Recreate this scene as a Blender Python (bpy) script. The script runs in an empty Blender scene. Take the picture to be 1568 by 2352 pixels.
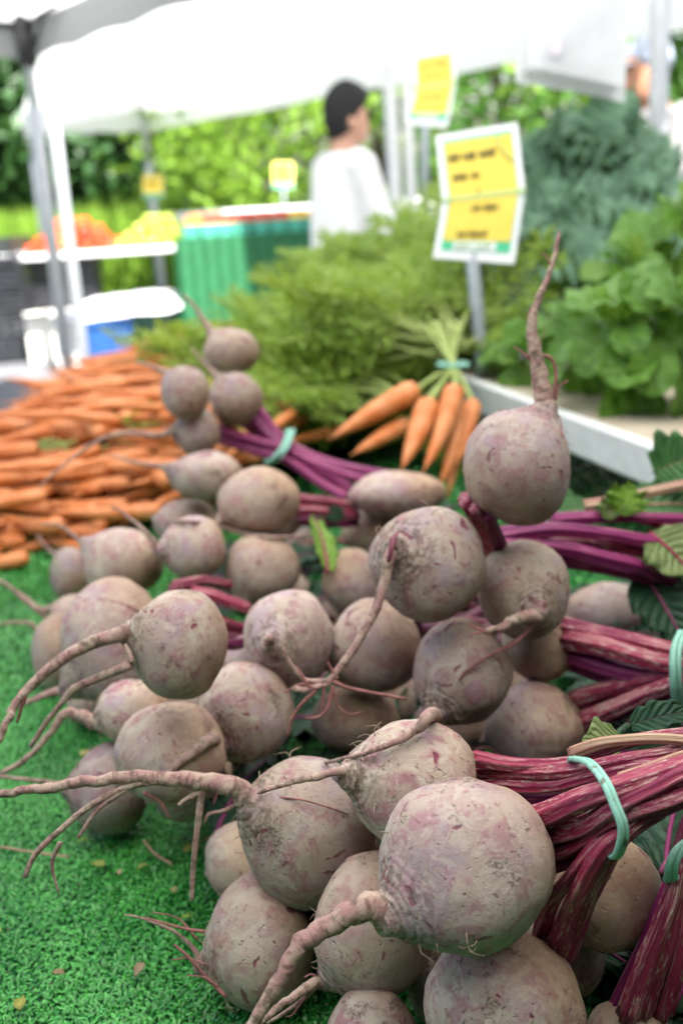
import bpy, math, random
import numpy as np
from mathutils import Vector, Matrix, noise, Quaternion

random.seed(7); rng = np.random.default_rng(7)
scn = bpy.context.scene
COL = scn.collection
rad = math.radians

# ------------------------------------------------------------------ camera
FPX, CX, CY = 2531.0, 784.0, 1176.0            # focal length and centre in units of a 1568 x 2352 frame
PIT, ROL, CH, TZ = rad(16.4), rad(3.6), 1.18, 0.74   # pitch, roll, eye height, table height
_f = np.array([0, math.cos(PIT), -math.sin(PIT)]); _u = np.array([0, math.sin(PIT), math.cos(PIT)]); _r = np.array([1.0, 0, 0])
_R = math.cos(ROL)*_r - math.sin(ROL)*_u; _U = math.sin(ROL)*_r + math.cos(ROL)*_u
_C = np.array([0, 0, CH])
cam = bpy.data.cameras.new('camera'); camo = bpy.data.objects.new('camera', cam); COL.objects.link(camo)
cam.sensor_fit = 'VERTICAL'; cam.sensor_height = 22.3; cam.sensor_width = 14.9
cam.lens = FPX/2352*22.3
cam.clip_start = 0.03; cam.clip_end = 400
cam.dof.use_dof = True; cam.dof.focus_distance = 0.53; cam.dof.aperture_fstop = 4.1
m = Matrix(((_R[0], _U[0], -_f[0], 0), (_R[1], _U[1], -_f[1], 0), (_R[2], _U[2], -_f[2], CH), (0, 0, 0, 1)))
camo.matrix_world = m
scn.camera = camo

# ------------------------------------------------------------------ sky, sun, exposure
SUN = Vector((0.40, -0.70, 1.2)).normalized()
w = bpy.data.worlds.new('World'); scn.world = w; w.use_nodes = True
nt = w.node_tree; bg = nt.nodes['Background']
sky = nt.nodes.new('ShaderNodeTexSky'); sky.sky_type = 'NISHITA'; sky.sun_disc = False
sky.sun_elevation = math.asin(SUN.z); sky.sun_rotation = math.atan2(SUN.x, SUN.y); sky.air_density = 1.3; sky.dust_density = 3.0
nt.links.new(sky.outputs[0], bg.inputs[0]); bg.inputs[1].default_value = 0.06
sl = bpy.data.lights.new('sun', 'SUN'); sl.energy = 4.2; sl.angle = rad(0.53); sl.color = (1.0, 0.975, 0.94)
so = bpy.data.objects.new('sun', sl); COL.objects.link(so); so.rotation_euler = SUN.to_track_quat('Z', 'Y').to_euler()
scn.view_settings.view_transform = 'Standard'; scn.view_settings.look = 'None'
scn.view_settings.exposure = 2.5; scn.view_settings.gamma = 1.0
scn.render.engine = 'CYCLES'
scn.cycles.max_bounces = 10; scn.cycles.diffuse_bounces = 2; scn.cycles.transmission_bounces = 6; scn.cycles.transparent_max_bounces = 8
scn.cycles.caustics_reflective = False; scn.cycles.caustics_refractive = False
scn.cycles.use_denoising = True
scn.cycles.sample_clamp_indirect = 6.0

# ------------------------------------------------------------------ geometry helpers
def ray(x, y): return _f + _R*(x-CX)/FPX - _U*(y-CY)/FPX
def P(x, y, d): return Vector(_C + ray(x, y)*d)              # a point seen at frame position x, y, d metres deep
def G(x, y, z):                                              # the point of the level z seen there
    v = ray(x, y); return Vector(_C + v*((z-CH)/v[2]))
def proj(p):
    q = np.array(p)-_C; d = q@_f; return CX+FPX*(q@_R)/d, CY-FPX*(q@_U)/d, d
VR, VU, VF = Vector(_R), Vector(_U), Vector(_f)

def thing(name, label, cat, loc=(0, 0, 0), group=None):
    o = bpy.data.objects.new(name, None); COL.objects.link(o); o.location = loc
    o.empty_display_size = 0.02
    return tag(o, label, cat, group)
def tag(o, label=None, cat=None, group=None, kind=None):
    if label: o['label'] = label
    if cat: o['category'] = cat
    if group: o['group'] = group
    if kind: o['kind'] = kind
    return o
def mesh(name, V, F, mat, smooth=True, uv=None, attr=None):
    me = bpy.data.meshes.new(name); me.from_pydata([tuple(v) for v in V], [], F)
    if mat: me.materials.append(mat)
    if smooth: me.polygons.foreach_set('use_smooth', [True]*len(me.polygons))
    if uv is not None:
        l = me.uv_layers.new(name='UVMap'); vi = np.empty(len(me.loops), int); me.loops.foreach_get('vertex_index', vi)
        l.data.foreach_set('uv', np.asarray(uv, float)[vi].ravel())
    if attr:
        for k, a in attr.items():
            at = me.attributes.new(k, 'FLOAT', 'POINT'); at.data.foreach_set('value', np.asarray(a, float))
    me.update(); return me
def link(name, me, parent=None, loc=None):
    o = bpy.data.objects.new(name, me); COL.objects.link(o)
    if parent: o.parent = parent
    if loc is not None: o.location = loc
    return o
def obj(name, V, F, mat, parent=None, smooth=True, uv=None, attr=None):
    """one mesh object from world coordinates; under a parent it is stored relative to it"""
    if parent is not None:
        L = parent.matrix_basis.translation.copy(); p = parent.parent
        while p: L += p.matrix_basis.translation; p = p.parent
        V = [Vector(v)-L for v in V]
        return link(name, mesh(name, V, F, mat, smooth, uv, attr), parent)
    c = Vector((0, 0, 0))
    for v in V: c += Vector(v)
    c /= max(1, len(V)); zmin = min(v[2] for v in V); c.z = zmin
    V = [Vector(v)-c for v in V]
    return link(name, mesh(name, V, F, mat, smooth, uv, attr), None, c)
def join(parts):
    V, F, U = [], [], []
    for p in parts:
        n = len(V); V += list(p[0]); F += [tuple(i+n for i in f) for f in p[1]]
        if len(p) > 2: U += list(p[2])
    return (V, F, U) if U and len(U) == len(V) else (V, F)
def box(c, s, rz=0.0, bev=0.0):
    x, y, z = s[0]/2, s[1]/2, s[2]/2; b = min(bev, x*.5, y*.5, z*.5)
    if b <= 0:
        V = [(-x,-y,-z),(x,-y,-z),(x,y,-z),(-x,y,-z),(-x,-y,z),(x,-y,z),(x,y,z),(-x,y,z)]
        F = [(3,2,1,0),(4,5,6,7),(0,1,5,4),(1,2,6,5),(2,3,7,6),(3,0,4,7)]
    else:
        def ring(zz, i): return [(-x+i,-y+b,zz),(-x+b,-y+i,zz),(x-b,-y+i,zz),(x-i,-y+b,zz),(x-i,y-b,zz),(x-b,y-i,zz),(-x+b,y-i,zz),(-x+i,y-b,zz)]
        V = ring(-z, b*.9)+ring(-z+b, 0)+ring(z-b, 0)+ring(z, b*.9); F = [tuple(range(7,-1,-1)), tuple(range(24,32))]
        for k in range(3):
            for i in range(8): F.append((k*8+i, k*8+(i+1)%8, k*8+8+(i+1)%8, k*8+8+i))
    cs, sn = math.cos(rz), math.sin(rz)
    return [Vector((c[0]+v[0]*cs-v[1]*sn, c[1]+v[0]*sn+v[1]*cs, c[2]+v[2])) for v in V], F
def spline(pts, n):
    """Catmull-Rom through pts (any dimension)"""
    p = [np.array(q, float) for q in pts]; p = [2*p[0]-p[1]]+p+[2*p[-1]-p[-2]]
    out = []; m_ = len(p)-3
    for k in range(n):
        t = k/(n-1)*m_; i = min(int(t), m_-1); u = t-i; a, b, c, d = p[i:i+4]
        out.append(.5*((2*b)+(c-a)*u+(2*a-5*b+4*c-d)*u*u+(3*b-3*c+d-a)*u**3))
    return out
def tube(pts, radii, seg=8, ridges=0, flat=1.0, cap=True, wob=0.0, seed=0):
    pts = [Vector(p) for p in pts]; n = len(pts); V, F, UV = [], [], []
    t0 = (pts[1]-pts[0]).normalized(); nrm = t0.orthogonal().normalized(); L = 0
    for i in range(n):
        t = (pts[min(i+1, n-1)]-pts[max(i-1, 0)]).normalized()
        nrm = (nrm - t*nrm.dot(t)).normalized(); bi = t.cross(nrm)
        if i: L += (pts[i]-pts[i-1]).length
        for k in range(seg):
            a = 2*math.pi*k/seg; r = radii[i]*(1+(.17*math.cos(ridges*a+.6) if ridges else 0))
            if wob: r *= 1+wob*noise.noise(Vector((seed*9.1+math.cos(a)*1.2, math.sin(a)*1.2, L*140)))+wob*.7*noise.noise(Vector((seed*3.3, a, L*400)))
            V.append(pts[i]+nrm*math.cos(a)*r+bi*math.sin(a)*r*flat); UV.append((k/seg, L))
    for i in range(n-1):
        for k in range(seg): F.append((i*seg+k, i*seg+(k+1)%seg, (i+1)*seg+(k+1)%seg, (i+1)*seg+k))
    if cap:
        F.append(tuple(range(seg-1, -1, -1))); F.append(tuple((n-1)*seg+k for k in range(seg)))
    return V, F, UV
def grid(fn, nu, nv):
    V = [fn(i/(nu-1), j/(nv-1)) for j in range(nv) for i in range(nu)]
    F = [(j*nu+i, j*nu+i+1, (j+1)*nu+i+1, (j+1)*nu+i) for j in range(nv-1) for i in range(nu-1)]
    UV = [(i/(nu-1), j/(nv-1)) for j in range(nv) for i in range(nu)]
    return V, F, UV
def loft(secs, seg=16):
    """closed body through elliptical rings (centre, half-width vector, half-depth vector)"""
    V, F = [], []
    for c, a, b in secs:
        c, a, b = Vector(c), Vector(a), Vector(b)
        for k in range(seg):
            t = 2*math.pi*k/seg; V.append(c+a*math.cos(t)+b*math.sin(t))
    n = len(secs)
    for i in range(n-1):
        for k in range(seg): F.append((i*seg+k, i*seg+(k+1)%seg, (i+1)*seg+(k+1)%seg, (i+1)*seg+k))
    F.append(tuple(range(seg-1, -1, -1))); F.append(tuple((n-1)*seg+k for k in range(seg)))
    return V, F

# ------------------------------------------------------------------ material helpers
class NT:
    def __init__(s, name):
        s.m = bpy.data.materials.new(name); s.m.use_nodes = True; s.t = s.m.node_tree; s.t.nodes.clear()
        s.out = s.n('ShaderNodeOutputMaterial')
    def n(s, k, **kw):
        d = s.t.nodes.new(k)
        for a, b in kw.items(): setattr(d, a, b)
        return d
    def l(s, a, b): s.t.links.new(a, b)
    def set(s, inp, v):
        if hasattr(v, 'is_linked'): s.l(v, inp)
        else: inp.default_value = v
    def noise(s, vec, scale, detail=3, rough=.55, dist=0):
        d = s.n('ShaderNodeTexNoise'); s.l(vec, d.inputs['Vector']); d.inputs['Scale'].default_value = scale
        d.inputs['Detail'].default_value = detail; d.inputs['Roughness'].default_value = rough; d.inputs['Distortion'].default_value = dist
        return d.outputs['Fac']
    def ramp(s, fac, a, b, lo=0.0, hi=1.0):
        d = s.n('ShaderNodeMapRange'); d.interpolation_type = 'SMOOTHSTEP'; s.l(fac, d.inputs[0])
        for i, v in enumerate((a, b, lo, hi)): d.inputs[i+1].default_value = v
        return d.outputs[0]
    def mix(s, fac, a, b, mode='MIX'):
        d = s.n('ShaderNodeMix', data_type='RGBA', blend_type=mode); s.set(d.inputs[0], fac)
        for i, v in ((6, a), (7, b)):
            s.set(d.inputs[i], v if hasattr(v, 'is_linked') else (*v, 1))
        return d.outputs[2]
    def math(s, op, a, b=0.0):
        d = s.n('ShaderNodeMath', operation=op); s.set(d.inputs[0], a); s.set(d.inputs[1], b); return d.outputs[0]
    def obco(s, rnd=True):
        tc = s.n('ShaderNodeTexCoord'); 
        if not rnd: return tc.outputs['Object']
        oi = s.n('ShaderNodeObjectInfo'); c = s.n('ShaderNodeCombineXYZ')
        s.l(s.math('MULTIPLY', oi.outputs['Random'], 37.0), c.inputs[0]); s.l(s.math('MULTIPLY', oi.outputs['Random'], 91.0), c.inputs[1])
        a = s.n('ShaderNodeVectorMath', operation='ADD'); s.l(tc.outputs['Object'], a.inputs[0]); s.l(c.outputs[0], a.inputs[1]); return a.outputs[0]
    def uv(s, sx, sy):
        u = s.n('ShaderNodeUVMap'); mp = s.n('ShaderNodeMapping'); s.l(u.outputs[0], mp.inputs[0]); mp.inputs['Scale'].default_value = (sx, sy, 1)
        oi = s.n('ShaderNodeObjectInfo'); c = s.n('ShaderNodeCombineXYZ'); s.l(s.math('MULTIPLY', oi.outputs['Random'], 50.0), c.inputs[1]); s.l(s.math('MULTIPLY', oi.outputs['Random'], 17.0), c.inputs[2])
        s.l(c.outputs[0], mp.inputs['Location']); return mp.outputs[0]
    def bump(s, h, strength, dist):
        d = s.n('ShaderNodeBump'); s.l(h, d.inputs['Height']); d.inputs['Strength'].default_value = strength; d.inputs['Distance'].default_value = dist; return d.outputs[0]
    def pbr(s, col, rough=.6, spec=.5, nrm=None, trans=None, metal=0, tcol=None, sss=0):
        b = s.n('ShaderNodeBsdfPrincipled'); s.set(b.inputs['Base Color'], col if hasattr(col, 'is_linked') else (*col, 1)); s.set(b.inputs['Roughness'], rough)
        b.inputs['Specular IOR Level'].default_value = spec; b.inputs['Metallic'].default_value = metal
        if nrm: s.l(nrm, b.inputs['Normal'])
        if trans:
            t = s.n('ShaderNodeBsdfTranslucent'); c = tcol if tcol is not None else col; s.set(t.inputs[0], c if hasattr(c, 'is_linked') else (*c, 1))
            x = s.n('ShaderNodeMixShader'); x.inputs[0].default_value = trans; s.l(b.outputs[0], x.inputs[1]); s.l(t.outputs[0], x.inputs[2]); s.l(x.outputs[0], s.out.inputs[0])
        else: s.l(b.outputs[0], s.out.inputs[0])
        return s.m
def simple(name, col, rough=.6, var=.12, scale=30, **kw):
    t = NT(name); o = t.obco(); f = t.noise(o, scale, 4)
    c = t.mix(t.ramp(f, .3, .7), tuple(x*(1-var) for x in col), tuple(min(1, x*(1+var)) for x in col))
    return t.pbr(c, rough, **kw)
def leafmat(name, col, col2, trans=.35, rough=.5, scale=40, spec=.4, veins=None):
    t = NT(name); o = t.obco(); oi = t.n('ShaderNodeObjectInfo')
    c = t.mix(t.ramp(t.noise(o, scale, 3), .3, .7), col, col2)
    c = t.mix(t.math('MULTIPLY', oi.outputs['Random'], .35), c, tuple(x*1.35 for x in col2))
    hgt = t.noise(o, scale*8, 2); st, ds = .25, .002
    if veins:
        u = t.n('ShaderNodeUVMap'); sx = t.n('ShaderNodeSeparateXYZ'); t.l(u.outputs[0], sx.inputs[0])
        side = t.math('ABSOLUTE', t.math('SUBTRACT', sx.outputs[0], .5)); ph = t.math('ADD', t.math('SUBTRACT', sx.outputs[1], t.math('MULTIPLY', side, .55)), t.math('MULTIPLY', t.noise(o, 60, 2), .12))
        w_ = t.math('ABSOLUTE', t.math('SUBTRACT', t.math('FRACT', t.math('MULTIPLY', ph, 7.5)), .5))
        vv = t.math('MAXIMUM', t.ramp(w_, .07, .0), t.ramp(side, .035, .01)); c = t.mix(t.math('MULTIPLY', vv, .7), c, veins)
        hgt = t.math('ADD', t.math('MULTIPLY', hgt, .5), t.math('SUBTRACT', t.math('MULTIPLY', t.math('MULTIPLY', w_, 2.0), 1.0), vv)); st, ds = .6, .0025
    return t.pbr(c, rough, spec, trans=trans, tcol=t.mix(.5, c, (col2[0]*1.6, col2[1]*1.5, col2[2]*.6)), nrm=t.bump(hgt, st, ds))

def beet_skin():
    t = NT('beet skin'); o = t.obco(); at = t.n('ShaderNodeAttribute', attribute_name='axial'); ax = at.outputs['Fac']
    oi = t.n('ShaderNodeObjectInfo')
    big = t.noise(o, 30, 3, .6, .6); mid = t.noise(o, 75, 4, .6, .8); fine = t.noise(o, 420, 3, .65)
    c = t.mix(t.ramp(big, .38, .62), (.42, .335, .265), (.385, .285, .24))
    c = t.mix(t.ramp(mid, .48, .60, 0, .8), c, (.335, .155, .175))                     # pink flush
    c = t.mix(t.ramp(t.noise(o, 45, 2, .5), .48, .66, 0, .6), c, (.37, .285, .325))        # lilac bloom
    c = t.mix(t.ramp(t.noise(o, 60, 4, .65, .6), .52, .61, 0, .7), c, (.50, .43, .355))     # pale dry patches
    c = t.mix(t.ramp(ax, .05, -.95, 0, .8), c, t.mix(t.ramp(mid, .4, .6), (.38, .255, .15), (.30, .175, .105)))   # tan shoulders towards the stalks
    vein = t.n('ShaderNodeMapping'); t.l(o, vein.inputs[0]); vein.inputs['Scale'].default_value = (1, 1, .32); vein.inputs['Rotation'].default_value = (.5, .4, 0)
    c = t.mix(t.ramp(t.noise(vein.outputs[0], 170, 4, .75, .3), .56, .70, 0, .55), c, (.27, .10, .13))  # fine reddish streaks
    sc = t.noise(o, 58, 2, .5, 1.5)
    c = t.mix(t.ramp(sc, .665, .71, 0, .9), c, (.16, .022, .05))                      # raw scuffs
    c = t.mix(t.ramp(fine, .52, .75, 0, .38), c, (.58, .50, .42))                       # dust
    sp = t.noise(o, 260, 2, .6, .5)
    c = t.mix(t.ramp(sp, .69, .74, 0, .75), c, (.13, .075, .06))                       # small nicks
    dm = t.math('MULTIPLY', t.ramp(t.noise(o, 42, 4, .65, .5), .57, .68), t.ramp(t.noise(o, 500, 3, .7), .38, .6))
    rootd = t.math('MULTIPLY', t.ramp(ax, .6, .98), t.ramp(t.noise(o, 190, 3, .7), .44, .62))
    c = t.mix(t.math('MINIMUM', t.math('ADD', t.math('MULTIPLY', dm, t.math('ADD', t.math('MULTIPLY', t.math('FRACT', t.math('MULTIPLY', oi.outputs['Random'], 3.7)), .6), .6)), t.math('MULTIPLY', rootd, .75)), 1.0), c, (.105, .075, .052))   # soil
    fr = lambda k: t.math('FRACT', t.math('MULTIPLY', oi.outputs['Random'], k))
    c = t.mix(t.ramp(fr(7.3), .5, 1.0, 0, .28), c, (.42, .30, .19)); c = t.mix(t.ramp(fr(11.7), .5, 1.0, 0, .2), c, (.40, .30, .33))
    v = t.n('ShaderNodeHueSaturation'); v.inputs['Saturation'].default_value = 1.0
    t.l(t.math('ADD', t.math('MULTIPLY', oi.outputs['Random'], .30), .82), v.inputs['Value']); t.l(c, v.inputs['Color'])
    wv = t.math('SINE', t.math('ADD', t.math('MULTIPLY', ax, 95.0), t.math('MULTIPLY', t.noise(o, 90, 2), 9.0)))
    h = t.math('ADD', t.math('MULTIPLY', fine, .5), t.math('ADD', t.math('MULTIPLY', mid, .9), t.math('MULTIPLY', t.math('MULTIPLY', wv, t.ramp(ax, .7, 1.0)), .28)))
    h = t.math('SUBTRACT', h, t.math('ADD', t.math('MULTIPLY', t.ramp(sp, .64, .72), .7), t.math('MULTIPLY', t.ramp(sc, .68, .735), .4)))
    h = t.math('ADD', h, t.math('MULTIPLY', dm, .6))
    return t.pbr(v.outputs[0], .78, .18, nrm=t.bump(h, .75, .0012))
def root_skin():
    t = NT('taproot skin'); o = t.obco(); u = t.uv(3, 300); n1 = t.noise(u, 1.0, 3, .6)
    c = t.mix(t.ramp(t.noise(o, 110, 3), .35, .65), (.43, .32, .25), (.34, .19, .175))
    c = t.mix(t.ramp(n1, .53, .64, 0, .75), c, (.17, .09, .07))
    c = t.mix(t.ramp(t.noise(o, 170, 4), .52, .66, 0, .7), c, (.11, .08, .055))
    return t.pbr(c, .8, .25, nrm=t.bump(t.math('ADD', n1, t.math('MULTIPLY', t.noise(o, 500, 2), .6)), .8, .001))
def stalk_mat(name, a, b, pale, amt=.555):
    t = NT(name); u = t.uv(11, 26); n1 = t.noise(u, 1.0, 4, .6, .3); u2 = t.uv(34, 130); n2 = t.noise(u2, 1.0, 3, .7)
    c = t.mix(t.ramp(t.noise(t.uv(3, 9), 1, 2), .35, .65), a, b)
    c = t.mix(t.ramp(n1, .52, .63, 0, .8), c, pale)
    c = t.mix(t.math('MULTIPLY', t.ramp(n2, amt-.03, amt+.09, 0, .85), t.ramp(t.noise(t.uv(5, 22), 1, 3, .6), .40, .58)), c, (.60, .50, .41))
    return t.pbr(c, .5, .4, nrm=t.bump(t.math('ADD', n1, t.math('MULTIPLY', n2, .5)), .6, .0012))

M = {}
M['beet'] = beet_skin(); M['root'] = root_skin()
M['rootlet'] = simple('red rootlet', (.26, .10, .09), .7, .3, 200)
M['stalk'] = stalk_mat('magenta stalk', (.29, .02, .06), (.20, .012, .055), (.52, .22, .23))
M['stalk_purple'] = stalk_mat('purple stalk', (.27, .02, .12), (.17, .012, .09), (.42, .12, .22), .70)
M['stalk_pale'] = stalk_mat('dry pale stalk', (.42, .27, .17), (.36, .15, .11), (.5, .38, .24), .7)
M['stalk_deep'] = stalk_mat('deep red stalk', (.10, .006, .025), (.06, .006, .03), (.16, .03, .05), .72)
M['band'] = simple('mint rubber band', (.24, .50, .40), .5, .1, 200)
M['band_dirty'] = (lambda t: t.pbr(t.mix(t.ramp(t.noise(t.obco(), 130, 3), .56, .66, 0, .85), (.26, .52, .42), (.10, .075, .045)), .5, .4))(NT('muddy mint rubber band'))
M['turf'] = simple('turf backing', (.006, .09, .024), .9, .2, 60)
M['beetleaf'] = leafmat('beet leaf', (.035, .12, .03), (.06, .19, .045), .3, .4, 60, .4, veins=(.22, .20, .09))
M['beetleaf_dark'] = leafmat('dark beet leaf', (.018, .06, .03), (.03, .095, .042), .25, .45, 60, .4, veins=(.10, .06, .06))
M['beetleaf_pale'] = leafmat('pale beet leaf', (.16, .26, .07), (.26, .33, .13), .35, .5, 80, .4, veins=(.42, .30, .2))
M['limeleaf'] = leafmat('lime leaf', (.17, .33, .03), (.24, .42, .05), .4, .4, 60, .4, veins=(.40, .50, .16))
M['frond'] = leafmat('carrot frond', (.17, .29, .035), (.31, .43, .08), .4, .5, 25)
M['frond_stem'] = leafmat('carrot stem', (.32, .43, .10), (.46, .54, .19), .2, .4, 25)
M['kale'] = leafmat('kale', (.075, .17, .105), (.15, .28, .175), .25, .55, 40)
M['lettuce'] = leafmat('lettuce', (.055, .16, .018), (.14, .30, .036), .35, .30, 40, .5, veins=(.24, .42, .11))
M['lettuce_bright'] = leafmat('lettuce bright', (.12, .26, .03), (.20, .36, .06), .4, .33, 40, .5, veins=(.36, .50, .18))
M['carrot'] = (lambda t: (lambda o: t.pbr(t.mix(t.ramp(t.noise(o, 240, 3), .62, .74, 0, .6), t.mix(t.ramp(t.noise(o, 35, 3), .35, .65), (.62, .175, .042), (.72, .27, .10)), (.30, .10, .04)), .5, .4, nrm=t.bump(t.noise(o, 260, 2), .35, .001)))(t.obco()))(NT('carrot skin'))
M['fabric'] = (lambda t: t.pbr((.86, .86, .84), .8, .2, trans=.5))(NT('white canopy fabric'))
M['fabric_thick'] = (lambda t: t.pbr((.85, .85, .82), .8, .2, trans=.50))(NT('lined tent fabric'))
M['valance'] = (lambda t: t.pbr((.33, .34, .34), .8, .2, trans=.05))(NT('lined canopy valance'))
M['blocker_cloth'] = simple('dark light blocker cloth', (.05, .06, .055), .9, .1, 5)  # dark cloth for the added walls that block light
M['steel'] = simple('galvanised pole', (.38, .40, .42), .4, .08, 20, metal=.35)
M['whitepaint'] = simple('white painted wood', (.74, .75, .74), .5, .06, 40)
M['blackplastic'] = simple('black plastic', (.02, .02, .022), .4, .2, 20)
M['wood'] = (lambda t: (lambda o: t.pbr(t.mix(t.ramp(t.noise(o, 14, 4), .3, .7), (.46, .38, .28), (.58, .50, .39)), .7, .3))(t.obco()))(NT('worn board'))
M['asphalt'] = (lambda t: (lambda o: t.pbr(t.mix(t.ramp(t.noise(o, 90, 3), .3, .7), t.mix(t.ramp(t.noise(o, .8, 4), .3, .7), (.09, .092, .10), (.12, .122, .13)), (.16, .16, .165)), .85, .3, nrm=t.bump(t.noise(o, 160, 2), .5, .01)))(t.obco(False)))(NT('asphalt'))
M['grassland'] = simple('meadow soil', (.06, .10, .02), .9, .3, 3)

# ------------------------------------------------------------------ the ground
g = obj('ground', [(-120, -60, -.006), (120, -60, -.006), (120, 200, -.006), (-120, 200, -.006)], [(0, 1, 2, 3)], M['grassland'], smooth=False); tag(g, 'green meadow soil beyond the market', kind='structure')
g = obj('pavement', [(-14, -8, 0), (14, -8, 0), (14, 12.4, 0), (-14, 14.4, 0)], [(0, 1, 2, 3)], M['asphalt'], smooth=False); tag(g, 'grey asphalt of the market square', kind='structure')

# ------------------------------------------------------------------ tents
def tent(name, label, corner, e, LX, n, LY, z_eave, z_ridge, poles, val=.22, gable=True, valmat='fabric', bracket=None, pr=.03, roofmat='fabric'):
    """roof over the rectangle corner + e*[0,LX] + n*[0,LY]; ridge parallel to e"""
    e, n = Vector((*e, 0)), Vector((*n, 0)); c = Vector((*corner, 0))
    T = thing(name, label, 'tent', (c.x, c.y, 0))
    def q(a, b, z): return c+e*a+n*b+Vector((0, 0, z))
    if gable:
        def fn(u, v):
            s = math.sin(u*math.pi*2)*.006
            return q(u*LX, v*LY, z_eave+val+(z_ridge-z_eave-val)*(1-abs(2*v-1))**.92 + s - .05*math.sin(math.pi*((u*3) % 1))*abs(2*v-1))
        V, F, UV = grid(fn, 25, 13)
    else:
        def fn(u, v):
            h = 1-max(abs(2*u-1), abs(2*v-1)); return q(u*LX, v*LY, z_eave+val+(z_ridge-z_eave-val)*h**.95)
        V, F, UV = grid(fn, 17, 17)
    obj('roof', V, F, M[roofmat], T)
    for (a0, b0, a1, b1) in ((0, 0, LX, 0), (LX, 0, LX, LY), (LX, LY, 0, LY), (0, LY, 0, 0)):
        nn = 22
        def fv(u, v):
            sag = .022*math.sin(math.pi*((u*4) % 1))
            p = q(a0+(a1-a0)*u, b0+(b1-b0)*u, z_eave+val*v+(sag if v < .5 else 0)); out = Vector((math.sin(u*19)*.008, math.cos(u*23)*.008, 0))*(1-v)
            return p+out
        V, F, UV = grid(fv, nn, 4); obj('valance', V, F, M[valmat], T)
    for (a, b) in poles:
        p = q(a, b, 0); V1 = box((p.x, p.y, (z_eave+val-.45)/2+.0), (pr*2, pr*2, z_eave+val-.45), math.atan2(e.y, e.x), .004)
        po = obj('pole', *V1, M['steel'], T)
        V2 = box((p.x, p.y, z_eave+val-.24), (pr*1.4, pr*1.4, .44), math.atan2(e.y, e.x), .003); obj('inner_pole', *V2, M['steel'], po)
        V3 = box((p.x, p.y, .006), (.12, .12, .012), math.atan2(e.y, e.x)); obj('foot_plate', *V3, M['steel'], po)
    return T, q
E1 = (.571, -.821); N1 = (.821, .571)
# stall tent over the beets, only a leg of it is in the picture
T3, q3 = tent('market_tent', 'white market tent over the beet stall, its leg standing right of the kale', (-1.35, -.5), (1, 0), 2.85, (0, 1), 5.6, 2.12, 2.95, [(P(1509, 200, 3.02).x+1.35, 3.7), (2.8, .05), (.05, .05)], pr=.022, roofmat='fabric_thick', valmat='fabric_thick')
for a0, b0, a1, b1 in ((2.85, 0, 2.85, 2.7), (.25, 0, 2.85, 0)):
    V, F, UV = grid(lambda u, v: q3(a0+(a1-a0)*u+(.02*math.sin(u*40)), b0+(b1-b0)*u+.02*math.sin(u*37), .1+v*2.1), 60, 4); obj('added_shade_wall', V, F, M['blocker_cloth'], T3)  # unseen dark walls, added to cut light from behind and the right
# tent whose corner shows upper left
c2 = P(72, 140, 6.2)
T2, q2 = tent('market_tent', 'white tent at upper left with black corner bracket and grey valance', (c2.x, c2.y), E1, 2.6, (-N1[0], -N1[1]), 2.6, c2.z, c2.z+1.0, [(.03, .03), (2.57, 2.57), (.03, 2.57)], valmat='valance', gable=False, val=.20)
pb = q2(.03, .03, c2.z)
V, F = join([box((pb.x, pb.y, c2.z+.10), (.10, .10, .26), .3, .01), tube([pb+Vector((0, 0, .18)), q2(.55, .05, c2.z+.20)], [.016, .012], 6)[:2], tube([pb+Vector((0, 0, .18)), q2(.05, .55, c2.z+.2)], [.016, .012], 6)[:2], tube([pb+Vector((0, 0, -.05)), q2(.42, .06, c2.z+.18)], [.012, .012], 6)[:2]])
obj('corner_bracket', V, F, M['blackplastic'], T2)
# far tent
A = P(340, 305, 11.9); B = P(1568, 75, 5.95)
e = (B-A); e.z = 0; LAB = e.length; e.normalize(); nn = Vector((-e.y, e.x, 0)); nn = nn if nn.y < 0 else -nn
T1, q1 = tent('market_tent', 'long white tent over the far produce tables and the person in white', (A.x, A.y), (e.x, e.y), LAB+3.2, (nn.x, nn.y), 1.35, A.z, A.z+1.5, [(.05, .05), (LAB+2.0, .05), (.05, 1.3), (LAB+3.1, 1.3)], pr=.036)
for (x_, y_, d_, top_, w_, mt_) in ((152, 500, 7.6, 1.95, .07, 'steel'), (901, 330, 6.6, A.z+.1, .062, 'whitepaint'), (940, 350, 7.4, A.z+.1, .055, 'whitepaint')):
    p = P(x_, y_, d_); obj('pole', *box((p.x, p.y, top_/2), (w_, w_, top_), .3, .004), M[mt_], T1)

# ------------------------------------------------------------------ vegetation behind
def leaf_cloud(centers, per, size, spread, upbias=.3, r=None):
    """many leaf-sized folded faces gathered in clumps"""
    r = r or rng; V, F = [], []; C = np.array(centers)
    n = len(C)*per; idx = np.repeat(np.arange(len(C)), per)
    p = C[idx, :3]+r.normal(0, 1, (n, 3))*C[idx, 3:4]*spread
    d = r.normal(0, 1, (n, 3)); d[:, 2] -= .3; d /= np.linalg.norm(d, axis=1)[:, None]
    k = r.normal(0, 1, (n, 3)); k[:, 2] += upbias; s = np.cross(d, k); s /= np.linalg.norm(s, axis=1)[:, None]+1e-6
    L = size*r.uniform(.6, 1.4, n)[:, None]; nn = np.cross(s, d)
    a = p; b = p+d*L*.5+s*L*.26+nn*L*.08; c = p+d*L; e = p+d*L*.5-s*L*.26+nn*L*.08
    V = np.stack([a, b, c, e], 1).reshape(-1, 3); F = np.arange(n*4).reshape(-1, 4)
    return V, F
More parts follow.
